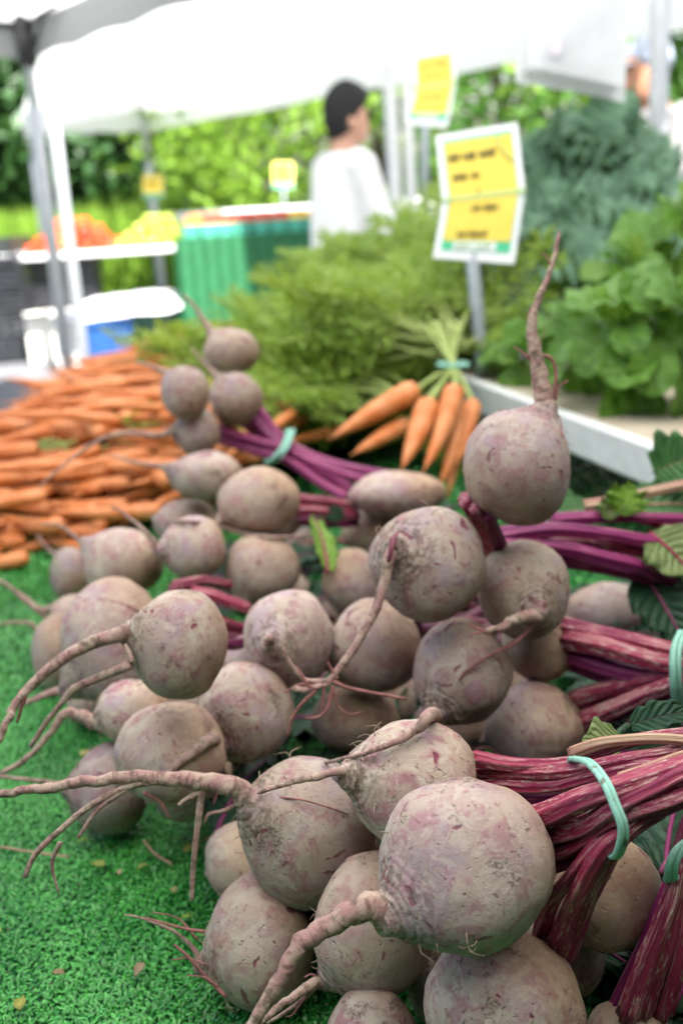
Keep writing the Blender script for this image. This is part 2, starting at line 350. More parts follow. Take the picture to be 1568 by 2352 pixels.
def fast_obj(name, V, F, mat, parent=None, loc=(0, 0, 0)):
    V = np.asarray(V, np.float32)-np.asarray(loc, np.float32); F = np.asarray(F, np.int32)
    me = bpy.data.meshes.new(name); me.vertices.add(len(V)); me.vertices.foreach_set('co', V.ravel())
    k = F.shape[1]; me.loops.add(F.size); me.loops.foreach_set('vertex_index', F.ravel()); me.polygons.add(len(F))
    me.polygons.foreach_set('loop_start', np.arange(0, F.size, k, dtype=np.int32)); me.update(calc_edges=True)
    me.materials.append(mat); o = bpy.data.objects.new(name, me); COL.objects.link(o)
    if parent: o.parent = parent
    else: o.location = loc
    return o
M['bark'] = simple('bark', (.09, .07, .05), .9, .3, 20)
M['lf_dark'] = leafmat('dark tree leaf', (.024, .075, .022), (.05, .12, .034), .3, .45, 3)
M['lf_mid'] = leafmat('tree leaf', (.05, .14, .025), (.085, .20, .03), .4, .45, 3)
M['lf_lime'] = leafmat('lime shrub leaf', (.15, .27, .035), (.22, .36, .05), .45, .45, 3)
def tree(name, label, x, y, h, rx, rz, mat, n=46, per=75, size=.2, trunk=.12, low=.25):
    T = thing(name, label, 'tree' if 'tree' in name else 'shrub', (x, y, 0), 'trees and shrubs behind the market')
    cs = []
    for i in range(n):
        a = random.uniform(0, 6.283); zz = random.uniform(-1, 1); rr = math.sqrt(max(0, 1-zz*zz))*random.uniform(.6, 1.0)
        cs.append((x+rx*rr*math.cos(a), y+rx*rr*math.sin(a), h*(.5+low/2)+rz*zz, random.uniform(.55, 1.1)))
    tp = [Vector((x, y, -.1)), Vector((x+.1, y, h*.25)), Vector((x-.05, y+.1, h*.6))]
    parts = [tube(spline(tp, 8), [trunk*(1-.07*i) for i in range(8)], 8)[:2]]
    for c in cs[::5]:
        s0 = Vector((x, y, h*random.uniform(.2, .5))); parts.append(tube([s0, (s0+Vector(c[:3]))/2+Vector((0, 0, .15)), Vector(c[:3])], [trunk*.4, trunk*.28, trunk*.1], 5)[:2])
    V, F = join(parts); obj('trunk', V, F, M['bark'], T)
    V, F = leaf_cloud(cs, per, size, .36*rx/2.2+.12); fast_obj('crown', V, F, mat, T, (x, y, 0))
tree('dark_tree', 'dark tree farthest left behind the bright meadow', -7.6, 17.5, 5.2, 2.6, 2.3, M['lf_dark'], 80, 110, .24)
tree('dark_tree', 'dark tree behind the middle tent pole', -4.9, 18.2, 5.0, 2.5, 2.2, M['lf_dark'], 80, 110, .24)
tree('dark_tree', 'dark tree just left of the lime shrub', -2.9, 16.8, 4.4, 1.9, 2.0, M['lf_dark'], 80, 110, .24)
tree('dark_tree', 'broad dark tree behind the gap between two dark trees', -6.2, 20.5, 6.0, 3.4, 2.8, M['lf_dark'], 80, 110, .3)
tree('dark_tree', 'dark tree behind the person in the pale cap at right', 6.6, 15.5, 7.0, 2.8, 3.1, M['lf_dark'])
tree('lime_shrub', 'tall lime green shrub left of the person in white', -.75, 13.6, 3.3, 1.35, 1.6, M['lf_lime'], 44, 80, .16, .06)
tree('lime_shrub', 'tall lime green shrub behind the dark haired person', .7, 14.2, 3.7, 1.5, 1.8, M['lf_lime'], 44, 80, .16, .06)
tree('green_shrub', 'mid green shrub behind the upper yellow price sign', 2.2, 13.8, 4.2, 1.6, 2.0, M['lf_mid'], 46, 80, .17, .07)
tree('lime_shrub', 'lime green shrub beneath the hanging white bags', 3.6, 14.0, 4.6, 1.6, 2.2, M['lf_lime'], 44, 80, .17, .07)
tree('green_shrub', 'mid green shrub behind the tent leg at right', 5.0, 13.6, 5.0, 1.6, 2.4, M['lf_mid'], 44, 80, .17, .07)
# meadow: uncountable tall grass
n = 26000
x = rng.uniform(-11, 3.5, n); y = rng.uniform(14.0, 16.4, n); hgt = rng.uniform(.55, 1.25, n)*np.where(x < -2, 1.0, .8); wd = rng.uniform(.012, .03, n); an = rng.uniform(0, 6.283, n)
lx, ly = rng.normal(0, .16, n), rng.normal(0, .16, n); cx, sx = np.cos(an)*wd, np.sin(an)*wd; zz = np.zeros(n)
V = np.stack([np.stack([x-cx, y-sx, zz], 1), np.stack([x+cx, y+sx, zz], 1), np.stack([x+lx*.5+cx*.8, y+ly*.5+sx*.8, hgt*.6], 1), np.stack([x+lx, y+ly, hgt], 1), np.stack([x+lx*.5-cx*.8, y+ly*.5-sx*.8, hgt*.6], 1)], 1).reshape(-1, 3)
M['meadow'] = leafmat('tall meadow grass', (.17, .31, .035), (.27, .42, .06), .45, .5, 2)
g = fast_obj('meadow_grass', V, np.arange(n*5).reshape(-1, 5), M['meadow']); tag(g, 'bright lime tall meadow grass behind the far tables', 'grass', kind='stuff')

# ------------------------------------------------------------------ far tables and what stands on them
def table(name, label, x0, x1, y0, y1, h, top, legm, rz=0, skirt=None, thick=.04, planks=0):
    cx, cy = (x0+x1)/2, (y0+y1)/2; T = thing(name, label, 'table', (cx, cy, 0)); ca, sa = math.cos(rz), math.sin(rz)
    def W(a, b): return (cx+a*ca-b*sa, cy+a*sa+b*ca)
    lx, ly = x1-x0, y1-y0
    if planks:
        for k in range(planks):
            p = W(0, -ly/2+(k+.5)*ly/planks); obj('plank', *box((*p, h-thick/2), (lx, ly/planks-.006, thick), rz, .004), top, T, smooth=False)
    else: obj('top', *box((cx, cy, h-thick/2), (lx, ly, thick), rz, .006), top, T, smooth=False)
    for a in (-1, 1):
        for b in (-1, 1):
            p = W(a*(lx/2-.06), b*(ly/2-.06)); obj('leg', *box((*p, (h-thick)/2), (.045, .045, h-thick), rz, .004), legm, T, smooth=False)
    if skirt:
        N = 90; per = []
        for (a0, b0, a1, b1) in ((-1, -1, 1, -1), (1, -1, 1, 1), (1, 1, -1, 1), (-1, 1, -1, -1)):
            def fs(u, v):
                a, b = a0+(a1-a0)*u, b0+(b1-b0)*u; o = .012+.016*math.sin(u*N*.9+b0)*(1-v*.7)+.03*(1-v)
                p = W(a*lx/2+(a0 == a1)*a0*o, b*ly/2+(b0 == b1)*b0*o); return Vector((*p, .02+(h-.0)*v))
            V, F, UV = grid(fs, N, 3); per.append((V, F))
        obj('skirt', *join(per), skirt, T)
    return T, W
c = G(300, 570, .82)
Tl, Wl = table('folding_table', 'white folding table carrying red and green tomatoes at far left', c.x-1.35, c.x+1.1, c.y-.1, c.y+.75, .82, M['whitepaint'], M['steel'], rad(2))
M['green_cloth'] = simple('green table skirt', (.008, .105, .034), .7, .12, 12)
c = G(565, 545, .88)
Tg, Wg = table('skirted_table', 'table hung with pleated bright green cloth left of the person', c.x-.47, c.x+.75, c.y, c.y+.8, .88, M['whitepaint'], M['steel'], rad(-5), M['green_cloth'])
c = P(660, 490, 10.8)
Tw, Ww = table('white_counter', 'long white counter running behind the skirted green table', c.x-1.15, c.x+1.5, c.y, c.y+.5, c.z+.06, M['whitepaint'], M['whitepaint'], rad(-6), thick=.10)
def blob_mesh(name, r, mat, squash=.82, calyx=True):
    V, F = [], []; S, Rg = 14, 9
    for j in range(Rg+1):
        t = math.pi*j/Rg
        for k in range(S):
            a = 2*math.pi*k/S; rr = r*math.sin(t)*(1+.05*math.cos(5*a)*math.sin(t)); z = -r*squash*math.cos(t)
            if j == Rg: z -= r*.12
            V.append((rr*math.cos(a), rr*math.sin(a), z+r*squash))
    for j in range(Rg):
        for k in range(S): F.append((j*S+k, j*S+(k+1) % S, (j+1)*S+(k+1) % S, (j+1)*S+k))
    return mesh(name, V, F, mat)
def glossy(name, a, b): 
    t = NT(name); o = t.obco(); oi = t.n('ShaderNodeObjectInfo'); c = t.mix(t.ramp(t.noise(o, 14, 3), .3, .7), a, b); return t.pbr(c, .06, .6)
M['tomato'] = glossy('red tomato', (.55, .03, .015), (.62, .085, .02)); M['tomato_o'] = glossy('orange tomato', (.62, .13, .02), (.66, .19, .03))
M['tomato_g'] = glossy('green tomato', (.30, .42, .05), (.42, .47, .08)); M['tomato_y'] = glossy('yellow tomato', (.75, .42, .03), (.78, .5, .06)); M['calyx'] = simple('calyx', (.06, .16, .03), .6)
tm = [blob_mesh('tomato', .045, M['tomato']), blob_mesh('tomato', .042, M['tomato_o']), blob_mesh('tomato', .04, M['tomato_g'], .9)]
def heap(W, h, a0, a1, b0, b1, top, meshes, name, label, cat, group, step, n_layers):
    for L in range(n_layers):
        sh = L*step*.75; a = a0+sh
        while a < a1-sh:
            b = b0+sh*.9
            while b < b1-sh*.9:
                p = W(a+random.uniform(-.006, .006), b+random.uniform(-.006, .006)); o = link(name, random.choice(meshes), None, (p[0], p[1], h+L*step*.68)); o.rotation_euler = (random.uniform(-.5, .5), random.uniform(-.5, .5), random.uniform(0, 6)); s = random.uniform(.88, 1.1); o.scale = (s, s, s)
                tag(o, label, cat, group); b += step
            a += step
heap(Wl, .82, -.66, -.02, -.36, .30, 0, [tm[0], tm[0], tm[1]], 'tomato', 'red ripe tomato in the glinting heap on the far left table', 'tomato', 'red tomatoes heaped on the far left table', .088, 4)
heap(Wl, .82, .06, .68, -.36, .30, 0, [tm[2]], 'green_tomato', 'pale green tomato in the heap beside the red ones', 'tomato', 'green tomatoes heaped on the far left table', .084, 4)
# pint boxes on the skirted table
M['pint'] = simple('teal pulp box', (.07, .38, .27), .8, .1, 60)
def pint_meshes():
    s, h = .055, .075; V = []
    for z, k in ((0, .82), (h, 1.0), (h, .93), (.006, .76)): V += [(-s*k, -s*k, z), (s*k, -s*k, z), (s*k, s*k, z), (-s*k, s*k, z)]
    F = [(3, 2, 1, 0)]
    for r_ in range(3):
        for i in range(4): F.append((r_*4+i, r_*4+(i+1) % 4, r_*4+4+(i+1) % 4, r_*4+4+i))
    F.append((12, 13, 14, 15)); return mesh('box', V, F, M['pint'], False)
pint = pint_meshes(); ch = {k: blob_mesh('cherry_tomato', .021, M[k], .95) for k in ('tomato', 'tomato_o', 'tomato_y')}
k = 0
for i in range(9):
    for j in range(3):
        a, b = -.50+i*.125, -.33+j*.125; p = Wg(a, b)
        kind = 'tomato_y' if i >= 6 else ('tomato_o' if (i < 1) else 'tomato')
        lab = {'tomato': 'teal pulp pint box of red cherry tomatoes on the green skirted table', 'tomato_o': 'teal pulp pint box of orange cherry tomatoes at left end of skirted table', 'tomato_y': 'teal pulp pint box of yellow cherry tomatoes beside the person'}[kind]
        T = thing('pint_box', lab, 'box', (p[0], p[1], .88), 'pint boxes of %s cherry tomatoes' % {'tomato': 'red', 'tomato_o': 'orange', 'tomato_y': 'yellow'}[kind]); T.rotation_euler.z = rad(-5)+random.uniform(-.1, .1); T.scale = (1.05, 1.05, 1.45)
        link('box', pint, T)
        for q in range(9):
            link('cherry_tomato', ch[kind], T, ((q % 3-1)*.032+random.uniform(-.004, .004), (q//3-1)*.032, .045+random.uniform(0, .014)))
        for q in range(3): link('cherry_tomato', ch[kind], T, ((q-1)*.026, random.uniform(-.02, .02), .078))
# black crates, far left
M['crate'] = simple('black crate plastic', (.028, .029, .034), .45, .2, 20)
def crate_mesh(w=.52, d=.36, h=.19):
    parts = [box((0, 0, .008), (w, d, .016))]
    for s in (-1, 1):
        for zz in (.045, .09, .135, .178): parts.append(box((0, s*(d/2-.008), zz), (w, .014, .026)))
        for zz in (.045, .09, .135, .178): parts.append(box((s*(w/2-.008), 0, zz), (.014, d-.032, .026)))
        for k in range(5): parts.append(box((-w/2+.04+k*(w-.08)/4, s*(d/2-.0175), h/2+.01), (.03, .005, h-.024)))
        for k in range(3): parts.append(box((s*(w/2-.0175), -d/2+.05+k*(d-.1)/2, h/2+.01), (.005, .03, h-.024)))
    return mesh('crate', *join(parts), M['crate'], False)
cm = crate_mesh(); c = G(38, 828, 0)
cp = ['bottom', 'second', 'third', 'fourth', 'top']
for s_, (dx, nst) in enumerate(((-.06, 5), (.44, 4))):
    for k in range(nst):
        o = link('crate', cm, None, (c.x+dx, c.y+s_*.22, k*.192)); o.rotation_euler.z = rad(8-5*k+7*s_)
        tag(o, ('black slatted plastic crate, %s of the %s stack by the far left edge' % (cp[k] if k < nst-1 else 'top', 'front' if s_ == 0 else 'back')), 'crate', 'black crates stacked at far left')
# sunlit white boxes and the blue tote with a white liner
M['white_card'] = simple('white carton', (.82, .80, .74), .7, .05, 20)
def carton(label, p, s, rz):
    T = thing('carton', label, 'box', (p.x, p.y, 0)); obj('body', *box((p.x, p.y, s[2]/2), s, rz, .006), M['white_card'], T, smooth=False)
    for sg in (-1, 1):
        off = Vector((math.cos(rz+math.pi/2), math.sin(rz+math.pi/2), 0))*sg*(s[1]/2+.05); obj('flap', *box((p.x+off.x, p.y+off.y, s[2]+.012), (s[0], .11, .006), rz), M['white_card'], T, smooth=False)
b1 = G(125, 826, 0); carton('sunlit white carton standing on the asphalt before the black crates', b1, (.36, .30, .38), .25)
b2 = G(183, 842, 0); carton('small white carton between the tent poles beside the blue tote', b2, (.24, .22, .40), -.1)
M['bluebin'] = simple('blue plastic', (.02, .085, .27), .4, .1, 10); M['greenbin'] = simple('dark green plastic', (.015, .07, .045), .45, .1, 10)
M['liner'] = (lambda t: t.pbr((.85, .86, .88), .35, .5, trans=.3))(NT('white plastic liner'))
def tote(name, label, p, s, rz, mat, cat='bin'):
    T = thing(name, label, cat, (p.x, p.y, 0)); h = s[2]; V = []; ca, sa = math.cos(rz), math.sin(rz)
    for z, k in ((0, .84), (h-.04, .98), (h-.04, 1.06), (h, 1.06), (h, .98), (.01, .82)):
        for (a, b) in ((-1, -1), (1, -1), (1, 1), (-1, 1)):
            X, Y = a*s[0]/2*k, b*s[1]/2*k; V.append((p.x+X*ca-Y*sa, p.y+X*sa+Y*ca, z))
    F = [(3, 2, 1, 0)]+[(r_*4+i, r_*4+(i+1) % 4, r_*4+4+(i+1) % 4, r_*4+4+i) for r_ in range(5) for i in range(4)]+[(20, 21, 22, 23)]
    obj('bin_body', V, F, mat, T, smooth=False); return T
p1 = G(262, 838, 0); p1.z = 0
tote('storage_tote', 'blue plastic tote on the asphalt under a white liner', p1, (.34, .42, .36), .15, M['bluebin'])
p2 = G(365, 826, 0); tote('storage_tote', 'dark green plastic tote beside the blue one', p2, (.40, .42, .34), .1, M['greenbin'])
def fl(u, v):
    x = -.42+u*1.0; y = -.30+v*.62; mx = (p1+p2)/2
    edge = max(abs(2*u-1), abs(2*v-1)); z = .385+.10*(1-edge**3)+.025*noise.noise(Vector((u*6, v*6, 3)))-.05*max(0, edge-.8)*5*(.6+.4*noise.noise(Vector((u*9, v*9, 8))))
    return Vector((mx.x+x-.08, mx.y+y, z+u*.05))
V, F, UV = grid(fl, 34, 24); o = obj('plastic_liner', V, F, M['liner']); tag(o, 'crumpled white plastic liner draped across the blue and green totes', 'liner')

# ------------------------------------------------------------------ people
def solid(o, vox, sm=4):
    r_ = o.modifiers.new('m', 'REMESH'); r_.mode = 'VOXEL'; r_.voxel_size = vox; r_.use_smooth_shade = True
    s_ = o.modifiers.new('s', 'SMOOTH'); s_.iterations = sm; s_.factor = .5
    return o
M['skin'] = simple('skin', (.55, .30, .21), .55, .08, 40); M['skin_warm'] = simple('skin tanned', (.42, .20, .12), .55, .08, 40)
M['shirt_white'] = simple('white cotton', (.80, .80, .80), .85, .04, 30); M['trousers'] = simple('dark trousers', (.04, .045, .06), .85, .1, 30)
M['hair_black'] = simple('black hair', (.010, .009, .010), .8, .3, 120); M['shirt_grey'] = simple('grey jersey', (.20, .195, .195), .85, .06, 30); M['cap'] = simple('pale cap', (.30, .34, .42), .8, .06, 30); M['orange'] = simple('orange print', (.75, .30, .08), .7)
def person(label, base, yaw, H, shirt, hair=None, cap=None, skin='skin', lean=.1, arms=((.1, .35), (.1, .35)), sleeve=.55):
    """standing figure facing local +x; arms: (swing forward, elbow bend)"""
    T = thing('person', label, 'person', base); ca, sa = math.cos(yaw), math.sin(yaw); S = H/1.65
    def W(p): return Vector((base[0]+(p[0]*ca-p[1]*sa)*S, base[1]+(p[0]*sa+p[1]*ca)*S, base[2]+p[2]*S))
    def D(v): return Vector(((v[0]*ca-v[1]*sa)*S, (v[0]*sa+v[1]*ca)*S, v[2]*S))
    def LF(secs): return loft([(W(c), D((0, a, 0)), D((b, 0, 0))) for c, a, b in secs])
    lx = lambda z: lean*max(0, z-.9)
    torso = [((0, 0, .80), .12, .09), ((0, 0, .86), .165, .115), ((lx(1.0), 0, 1.0), .145, .105), ((lx(1.15)+.01, 0, 1.15), .165, .115), ((lx(1.28), 0, 1.28), .175, .11), ((lx(1.36)-.01, 0, 1.36), .14, .08), ((lx(1.40)-.01, 0, 1.405), .06, .058), ((lx(1.46), 0, 1.47), .052, .055)]
    hx = lx(1.5)+.015
    head = [((hx+.0, 0, 1.425), .03, .035), ((hx+.025, 0, 1.445), .052, .065), ((hx+.02, 0, 1.49), .066, .085), ((hx+.01, 0, 1.55), .074, .096), ((hx, 0, 1.60), .072, .095), ((hx-.005, 0, 1.635), .052, .07), ((hx-.005, 0, 1.652), .02, .03)]
    parts = [LF(torso), LF(head), LF([((hx+.098, 0, 1.485), .014, .012), ((hx+.112, 0, 1.50), .016, .016), ((hx+.100, 0, 1.535), .010, .010)]),
             LF([((hx+.088, 0, 1.455), .024, .012), ((hx+.092, 0, 1.463), .024, .011)])]
    for s in (-1, 1):
        parts.append(LF([((hx-.01, s*.074, 1.495), .007, .012), ((hx-.012, s*.08, 1.525), .010, .022), ((hx-.015, s*.078, 1.55), .007, .014)]))
        parts.append(LF([((0, s*.085, .86), .085, .10), ((.01, s*.09, .70), .08, .09), ((.015, s*.09, .48), .055, .06), ((.0, s*.09, .36), .056, .062), ((-.01, s*.09, .12), .036, .04), ((.0, s*.09, .05), .04, .06), ((.05, s*.09, .025), .042, .11), ((.05, s*.09, .0), .042, .11)]))
    sl = []
    for s, (sw, bend) in zip((-1, 1), arms):
        sh = Vector((lx(1.33), s*.185, 1.335)); up = Vector((math.sin(sw), s*.12, -math.cos(sw))); el = sh+up*.29; dn = Vector((math.sin(sw+bend), 0, -math.cos(sw+bend))); wr = el+dn*.25
        def tb(a): return tube([W(p) for p, r in a], [r*S for p, r in a], 12)[:2]
        parts.append(tb([(sh, .052), (sh+up*.14, .045), (el, .038), (el+dn*.1, .037), (wr, .026)]))
        parts.append(tb([(wr, .026), (wr+dn*.03, .03), (wr+dn*.07, .034), (wr+dn*.095, .024)]))
        side = Vector((0, 1, 0))
        for f in range(4):
            b0 = wr+dn*.08+side*(f-1.5)*.017; Lf = (.062, .075, .07, .055)[f]; cur = Vector((math.sin(sw+bend+.5), 0, -math.cos(sw+bend+.5)))
            parts.append(tb([(b0, .0085), (b0+dn*Lf*.5, .008), (b0+dn*Lf*.5+cur*Lf*.5, .006)]))
        th0 = wr+dn*.025+Vector((.02, 0, 0)); parts.append(tb([(th0, .011), (th0+dn*.03+Vector((.025, 0, 0)), .0095), (th0+dn*.06+Vector((.03, 0, 0)), .007)]))
        sl.append(tb([(sh+Vector((0, -s*.05, .03)), .062), (sh+Vector((0, 0, .008)), .074), (sh+up*.1, .072), (sh+up*.22, .070), (sh+up*(.29*sleeve/.55), .07)]))
    b = obj('body', *join(parts), M[skin], T); solid(b, .009, 3)
    shirt_l = [((0, 0, .74), .20, .15), ((0, 0, .86), .195, .145), ((lx(1.0), 0, 1.0), .18, .14), ((lx(1.15), 0, 1.15), .19, .14), ((lx(1.28), 0, 1.28), .195, .13), ((lx(1.36)-.01, 0, 1.365), .155, .095), ((lx(1.40)-.01, 0, 1.405), .075, .072)]
    o = obj('shirt', *join([LF(shirt_l)]+sl), shirt, T); solid(o, .014, 5)
    tr = [LF([((0, 0, .90), .16, .115), ((0, 0, .80), .175, .125), ((0, 0, .76), .17, .12)])]+[LF([((0, s*.088, .82), .09, .11), ((.01, s*.092, .5), .072, .08), ((0, s*.092, .08), .06, .07)]) for s in (-1, 1)]
    o = obj('trousers', *join(tr), M['trousers'], T); solid(o, .014, 4)
    if hair:
        hs = [((hx-.05, 0, 1.465), .05, .05), ((hx-.035, 0, 1.50), .077, .07), ((hx-.026, 0, 1.55), .084, .085), ((hx-.008, 0, 1.605), .085, .106), ((hx+.006, 0, 1.655), .080, .108), ((hx+.008, 0, 1.695), .06, .08), ((hx+.0, 0, 1.712), .03, .04)]
        V, F = LF(hs); V = [v+Vector((noise.noise(v*40), noise.noise(v*40+Vector((9, 0, 0))), noise.noise(v*40+Vector((0, 9, 0)))))*.02 for v in V]
        obj('hair', V, F, hair, T)
    if cap:
        cs = [((hx-.01, 0, 1.56), .084, .104), ((hx-.01, 0, 1.60), .084, .103), ((hx-.01, 0, 1.64), .072, .088), ((hx-.01, 0, 1.67), .035, .045)]
        obj('cap', *join([LF(cs), LF([((hx+.13, 0, 1.565), .06, .075), ((hx+.13, 0, 1.572), .06, .075)])]), cap, T)
    return T, W
pw = P(772, 430, 4.95)
person('person with short black hair in white shirt, seen from the side by far tables', (pw.x, pw.y, 0), rad(26), 1.565, M['shirt_white'], hair=M['hair_black'], lean=.10, arms=((.25, .5), (-.05, .25)), sleeve=.62)
pw = P(1548, 400, 4.6)
person('person in pale cap and grey shirt behind the tent leg at right', (pw.x, pw.y, 0), rad(200), 1.66, M['shirt_grey'], cap=M['cap'], skin='skin_warm', lean=.22, arms=((.4, .9), (.4, 1.2)))

# ------------------------------------------------------------------ price signs
def sign_paper():
    t = NT('yellow sign paper'); o = t.obco(); return t.pbr(t.mix(t.ramp(t.noise(o, 30, 2), .3, .7), (.78, .57, .03), (.82, .62, .05)), .25, .5)
M['paper'] = sign_paper(); M['signwhite'] = simple('white sign frame', (.80, .83, .86), .3, .02); M['signgreen'] = simple('green sign ink', (.02, .50, .24), .3, .05); M['ink'] = simple('black marker', (.16, .12, .02), .5); M['postgrey'] = simple('grey post', (.36, .40, .44), .4, .05, 20)
M['signteal'] = simple('pale green sign ink', (.40, .60, .22), .3, .05)
def quadgrid(c, u0, u1, v0, v1, off, nrm):
    """patch of the bilinear panel c=(TL,TR,BL,BR), raised by off along nrm"""
    def pt(u, v): return (c[0]*(1-u)+c[1]*u)*(1-v)+(c[2]*(1-u)+c[3]*u)*v+nrm*off
    V = [pt(u0, v0), pt(u1, v0), pt(u1, v1), pt(u0, v1)]; V += [v-nrm*.0006 for v in V]
    return V, [(3, 2, 1, 0), (4, 5, 6, 7), (0, 1, 5, 4), (1, 2, 6, 5), (2, 3, 7, 6), (3, 0, 4, 7)], pt
def scribble(c, nrm, u0, u1, v, amp, words, thick, off, seed):
    r_ = random.Random(seed); parts = []; u = u0; W = (u1-u0)/sum(words)
    for wl in words:
        ue = u+wl*W*.82; k = max(3, int(wl*3)); pts = []
        for i in range(k*2+1):
            uu = u+(ue-u)*i/(k*2); vv = v+amp*(r_.uniform(.2, 1) if i % 2 else -r_.uniform(.2, 1.3)); pts.append((uu, vv))
        pp = spline([(a, b, 0) for a, b in pts], len(pts)*5)
        V3 = [(c[0]*(1-q[0])+c[1]*q[0])*(1-q[1])+(c[2]*(1-q[0])+c[3]*q[0])*q[1]+nrm*off for q in pp]
        parts.append(tube(V3, [thick]*len(V3), 4)[:2]); u += wl*W
    return join(parts)
def sign(label, TL, TR, ML, MR, BL, BR, post_to, pr, texts, lower=True, group=None):
    base = post_to
    T = thing('price_sign', label, 'sign', (base.x, base.y, base.z), group)
    halves = [(TL, TR, ML, MR), (ML, MR, BL, BR)]
    for h, c in enumerate(halves):
        nrm = (c[1]-c[0]).cross(c[2]-c[0]).normalized(); nrm = nrm if nrm.dot(VF) < 0 else -nrm
        V, F, pt = quadgrid(c, 0, 1, 0, 1, 0, nrm); V = V[:4]+[v-nrm*.004 for v in V[:4]]
        obj('frame', V, F, M['signwhite'], T, smooth=False)
        a0, a1 = (.10, 1.0) if h == 0 else (0.0, .86)
        V, F, pt = quadgrid(c, .075, .925, a0, a1, .0015, nrm); obj('green_border', V, F, M['signgreen'], T, smooth=False)
        y0, y1 = (.155, 1.0) if h == 0 else (0.0, .70)
        V, F, pt = quadgrid(c, .09, .91, y0, y1, .0026, nrm); obj('yellow_paper', V, F, M['paper'], T, smooth=False)
        if h == 1:
            V, F, pt = quadgrid(c, .22, .74, .72, .845, .0026, nrm); wb = obj('white_banner', V, F, M['signwhite'], T, smooth=False)
            obj('lettering', *scribble(c, nrm, .25, .72, .782, .03, (3, 3), .0008, .0036, 5), M['signteal'], T)
            V, F, pt = quadgrid(c, 0, 1, -.028, .028, .0038, nrm); obj('clear_strap', V, F, M['signteal'], T, smooth=False)
        else:
            pts = [(c[0]*(1-u)+c[1]*u)*(1-v)+(c[2]*(1-u)+c[3]*u)*v+nrm*.0034 for u, v in spline([(.74, .16, 0), (.76, .32, 0), (.84, .47, 0), (.91, .56, 0)], 10)[:][0:] and [(q[0], q[1]) for q in spline([(.74, .16, 0), (.76, .32, 0), (.84, .47, 0), (.91, .56, 0)], 10)]]
            obj('leaf_print', *tube(pts, [.0042]*10, 6, flat=.12)[:2], M['signteal'], T)
        for (hh, u0, u1, v, amp, words, sd) in texts:
            if hh == h: obj('handwriting', *scribble(c, nrm, u0, u1, v, amp, words, .00045*pr/.008, .0034, sd), M['ink'], T)
    bm = (BL+BR)/2+VF*.006
    top = (TL+TR)/2*.3+(ML+MR)/2*.7+VF*.012
    obj('post', *tube([base, bm+VF*.004, top], [pr, pr, pr*.9], 10)[:2], M['postgrey'], T)
    return T
d = 1.75
tx = [(0, .12, .74, .40, .075, (4, 5, 6), 1), (0, .14, .50, .70, .075, (3, 2), 2), (0, .42, .48, .92, .03, (1,), 3), (1, .36, .74, .20, .065, (2, 3), 4), (1, .24, .66, .60, .065, (2, 4), 6)]
sign('yellow handwritten price sign in white frame, bent in the middle, nearest the kale', P(1000, 312, d+.012), P(1187, 281, d+.012), P(1016, 462, d-.004), P(1205, 438, d-.004), P(994, 592, d-.008), P(1180, 606, d-.008), P(1118, 985, d-.02), .0115, tx)
d = 2.6
sign('yellow price sign with green foot, higher and farther back than the nearest', P(948, 128, d+.012), P(1041, 110, d+.012), P(950, 205, d), P(1048, 190, d), P(928, 284, d-.01), P(1026, 293, d-.01), P(975, 560, d), .0105, [(0, .15, .8, .40, .05, (4, 4), 11), (0, .25, .75, .72, .05, (3, 3), 12), (1, .25, .7, .3, .05, (3, 2), 13)])
def small_sign(label, x, y, w_, h_, d, zbase):
    c = [P(x-w_/2, y-h_/2, d), P(x+w_/2, y-h_/2, d), P(x-w_/2, y+h_/2, d), P(x+w_/2, y+h_/2, d)]
    bt = (c[2]+c[3])/2; T = thing('price_sign', label, 'sign', (bt.x, bt.y, zbase))
    n_ = -VF; V, F, _ = quadgrid(c, 0, 1, 0, 1, 0, n_); obj('frame', V[:4]+[v-n_*.01 for v in V[:4]], F, M['signwhite'], T, smooth=False)
    V, F, _ = quadgrid(c, .02, .98, .02, .82, .004, n_); obj('yellow_paper', V, F, M['paper'], T, smooth=False)
    V, F, _ = quadgrid(c, .02, .98, .84, .98, .004, n_); obj('green_border', V, F, M['signgreen'], T, smooth=False)
    obj('handwriting', *scribble(c, n_, .2, .8, .35, .07, (3, 3), .004, .008, 21), M['ink'], T)
    obj('post', *tube([Vector((bt.x, bt.y, zbase))-n_*.02, bt-n_*.016], [.012, .012], 6)[:2], M['postgrey'], T)
lt = G(300, 570, .82)
small_sign('small yellow price sign standing on the far left tomato table', 352, 428, 46, 50, proj((lt.x, lt.y+.5, .82))[2], .82)
small_sign('small yellow price sign against the lime shrub, left of the person', 650, 402, 46, 58, 10.9, P(660, 490, 10.8).z+.06)

# ------------------------------------------------------------------ hanging pack of bags, upper right
M['bag'] = (lambda t: t.pbr((.85, .86, .89), .3, .4, trans=.45))(NT('white produce bag film')); M['bagprint'] = simple('faint lilac print', (.62, .55, .64), .4)
dB = 1.9
T = thing('bag_pack', 'thick pack of white plastic produce bags hanging at upper right', 'bags', P(1320, 200, dB))
def film(k, off):
    def fn(u, v):
        x0, x1 = 1228-18*v+off[0], 1455-22*v; x = x0+(x1-x0)*u; y = -230+(380+off[1]+50*u)*v
        b = .018*math.sin(math.pi*u)*math.sin(math.pi*min(1, v*.9+.1))
        return P(x, y, dB+k*.012-b+.004*noise.noise(Vector((u*4, v*5, k))))
    return grid(fn, 14, 18)
for k in range(3): obj('bag', *film(k*2.4, (-k*5, k*18))[:2], M['bag'], T)
obj('bag', *grid(lambda u, v: P(1182+60*u+30*v*0, 60+130*v-20*u, dB+.02+.01*math.sin(u*3)), 6, 8)[:2], M['bag'], T)
obj('bag', *grid(lambda u, v: P(1205+210*u-20*v, 150+38*u+38*v, dB+.0+.075*v), 10, 5)[:2], M['bag'], T)
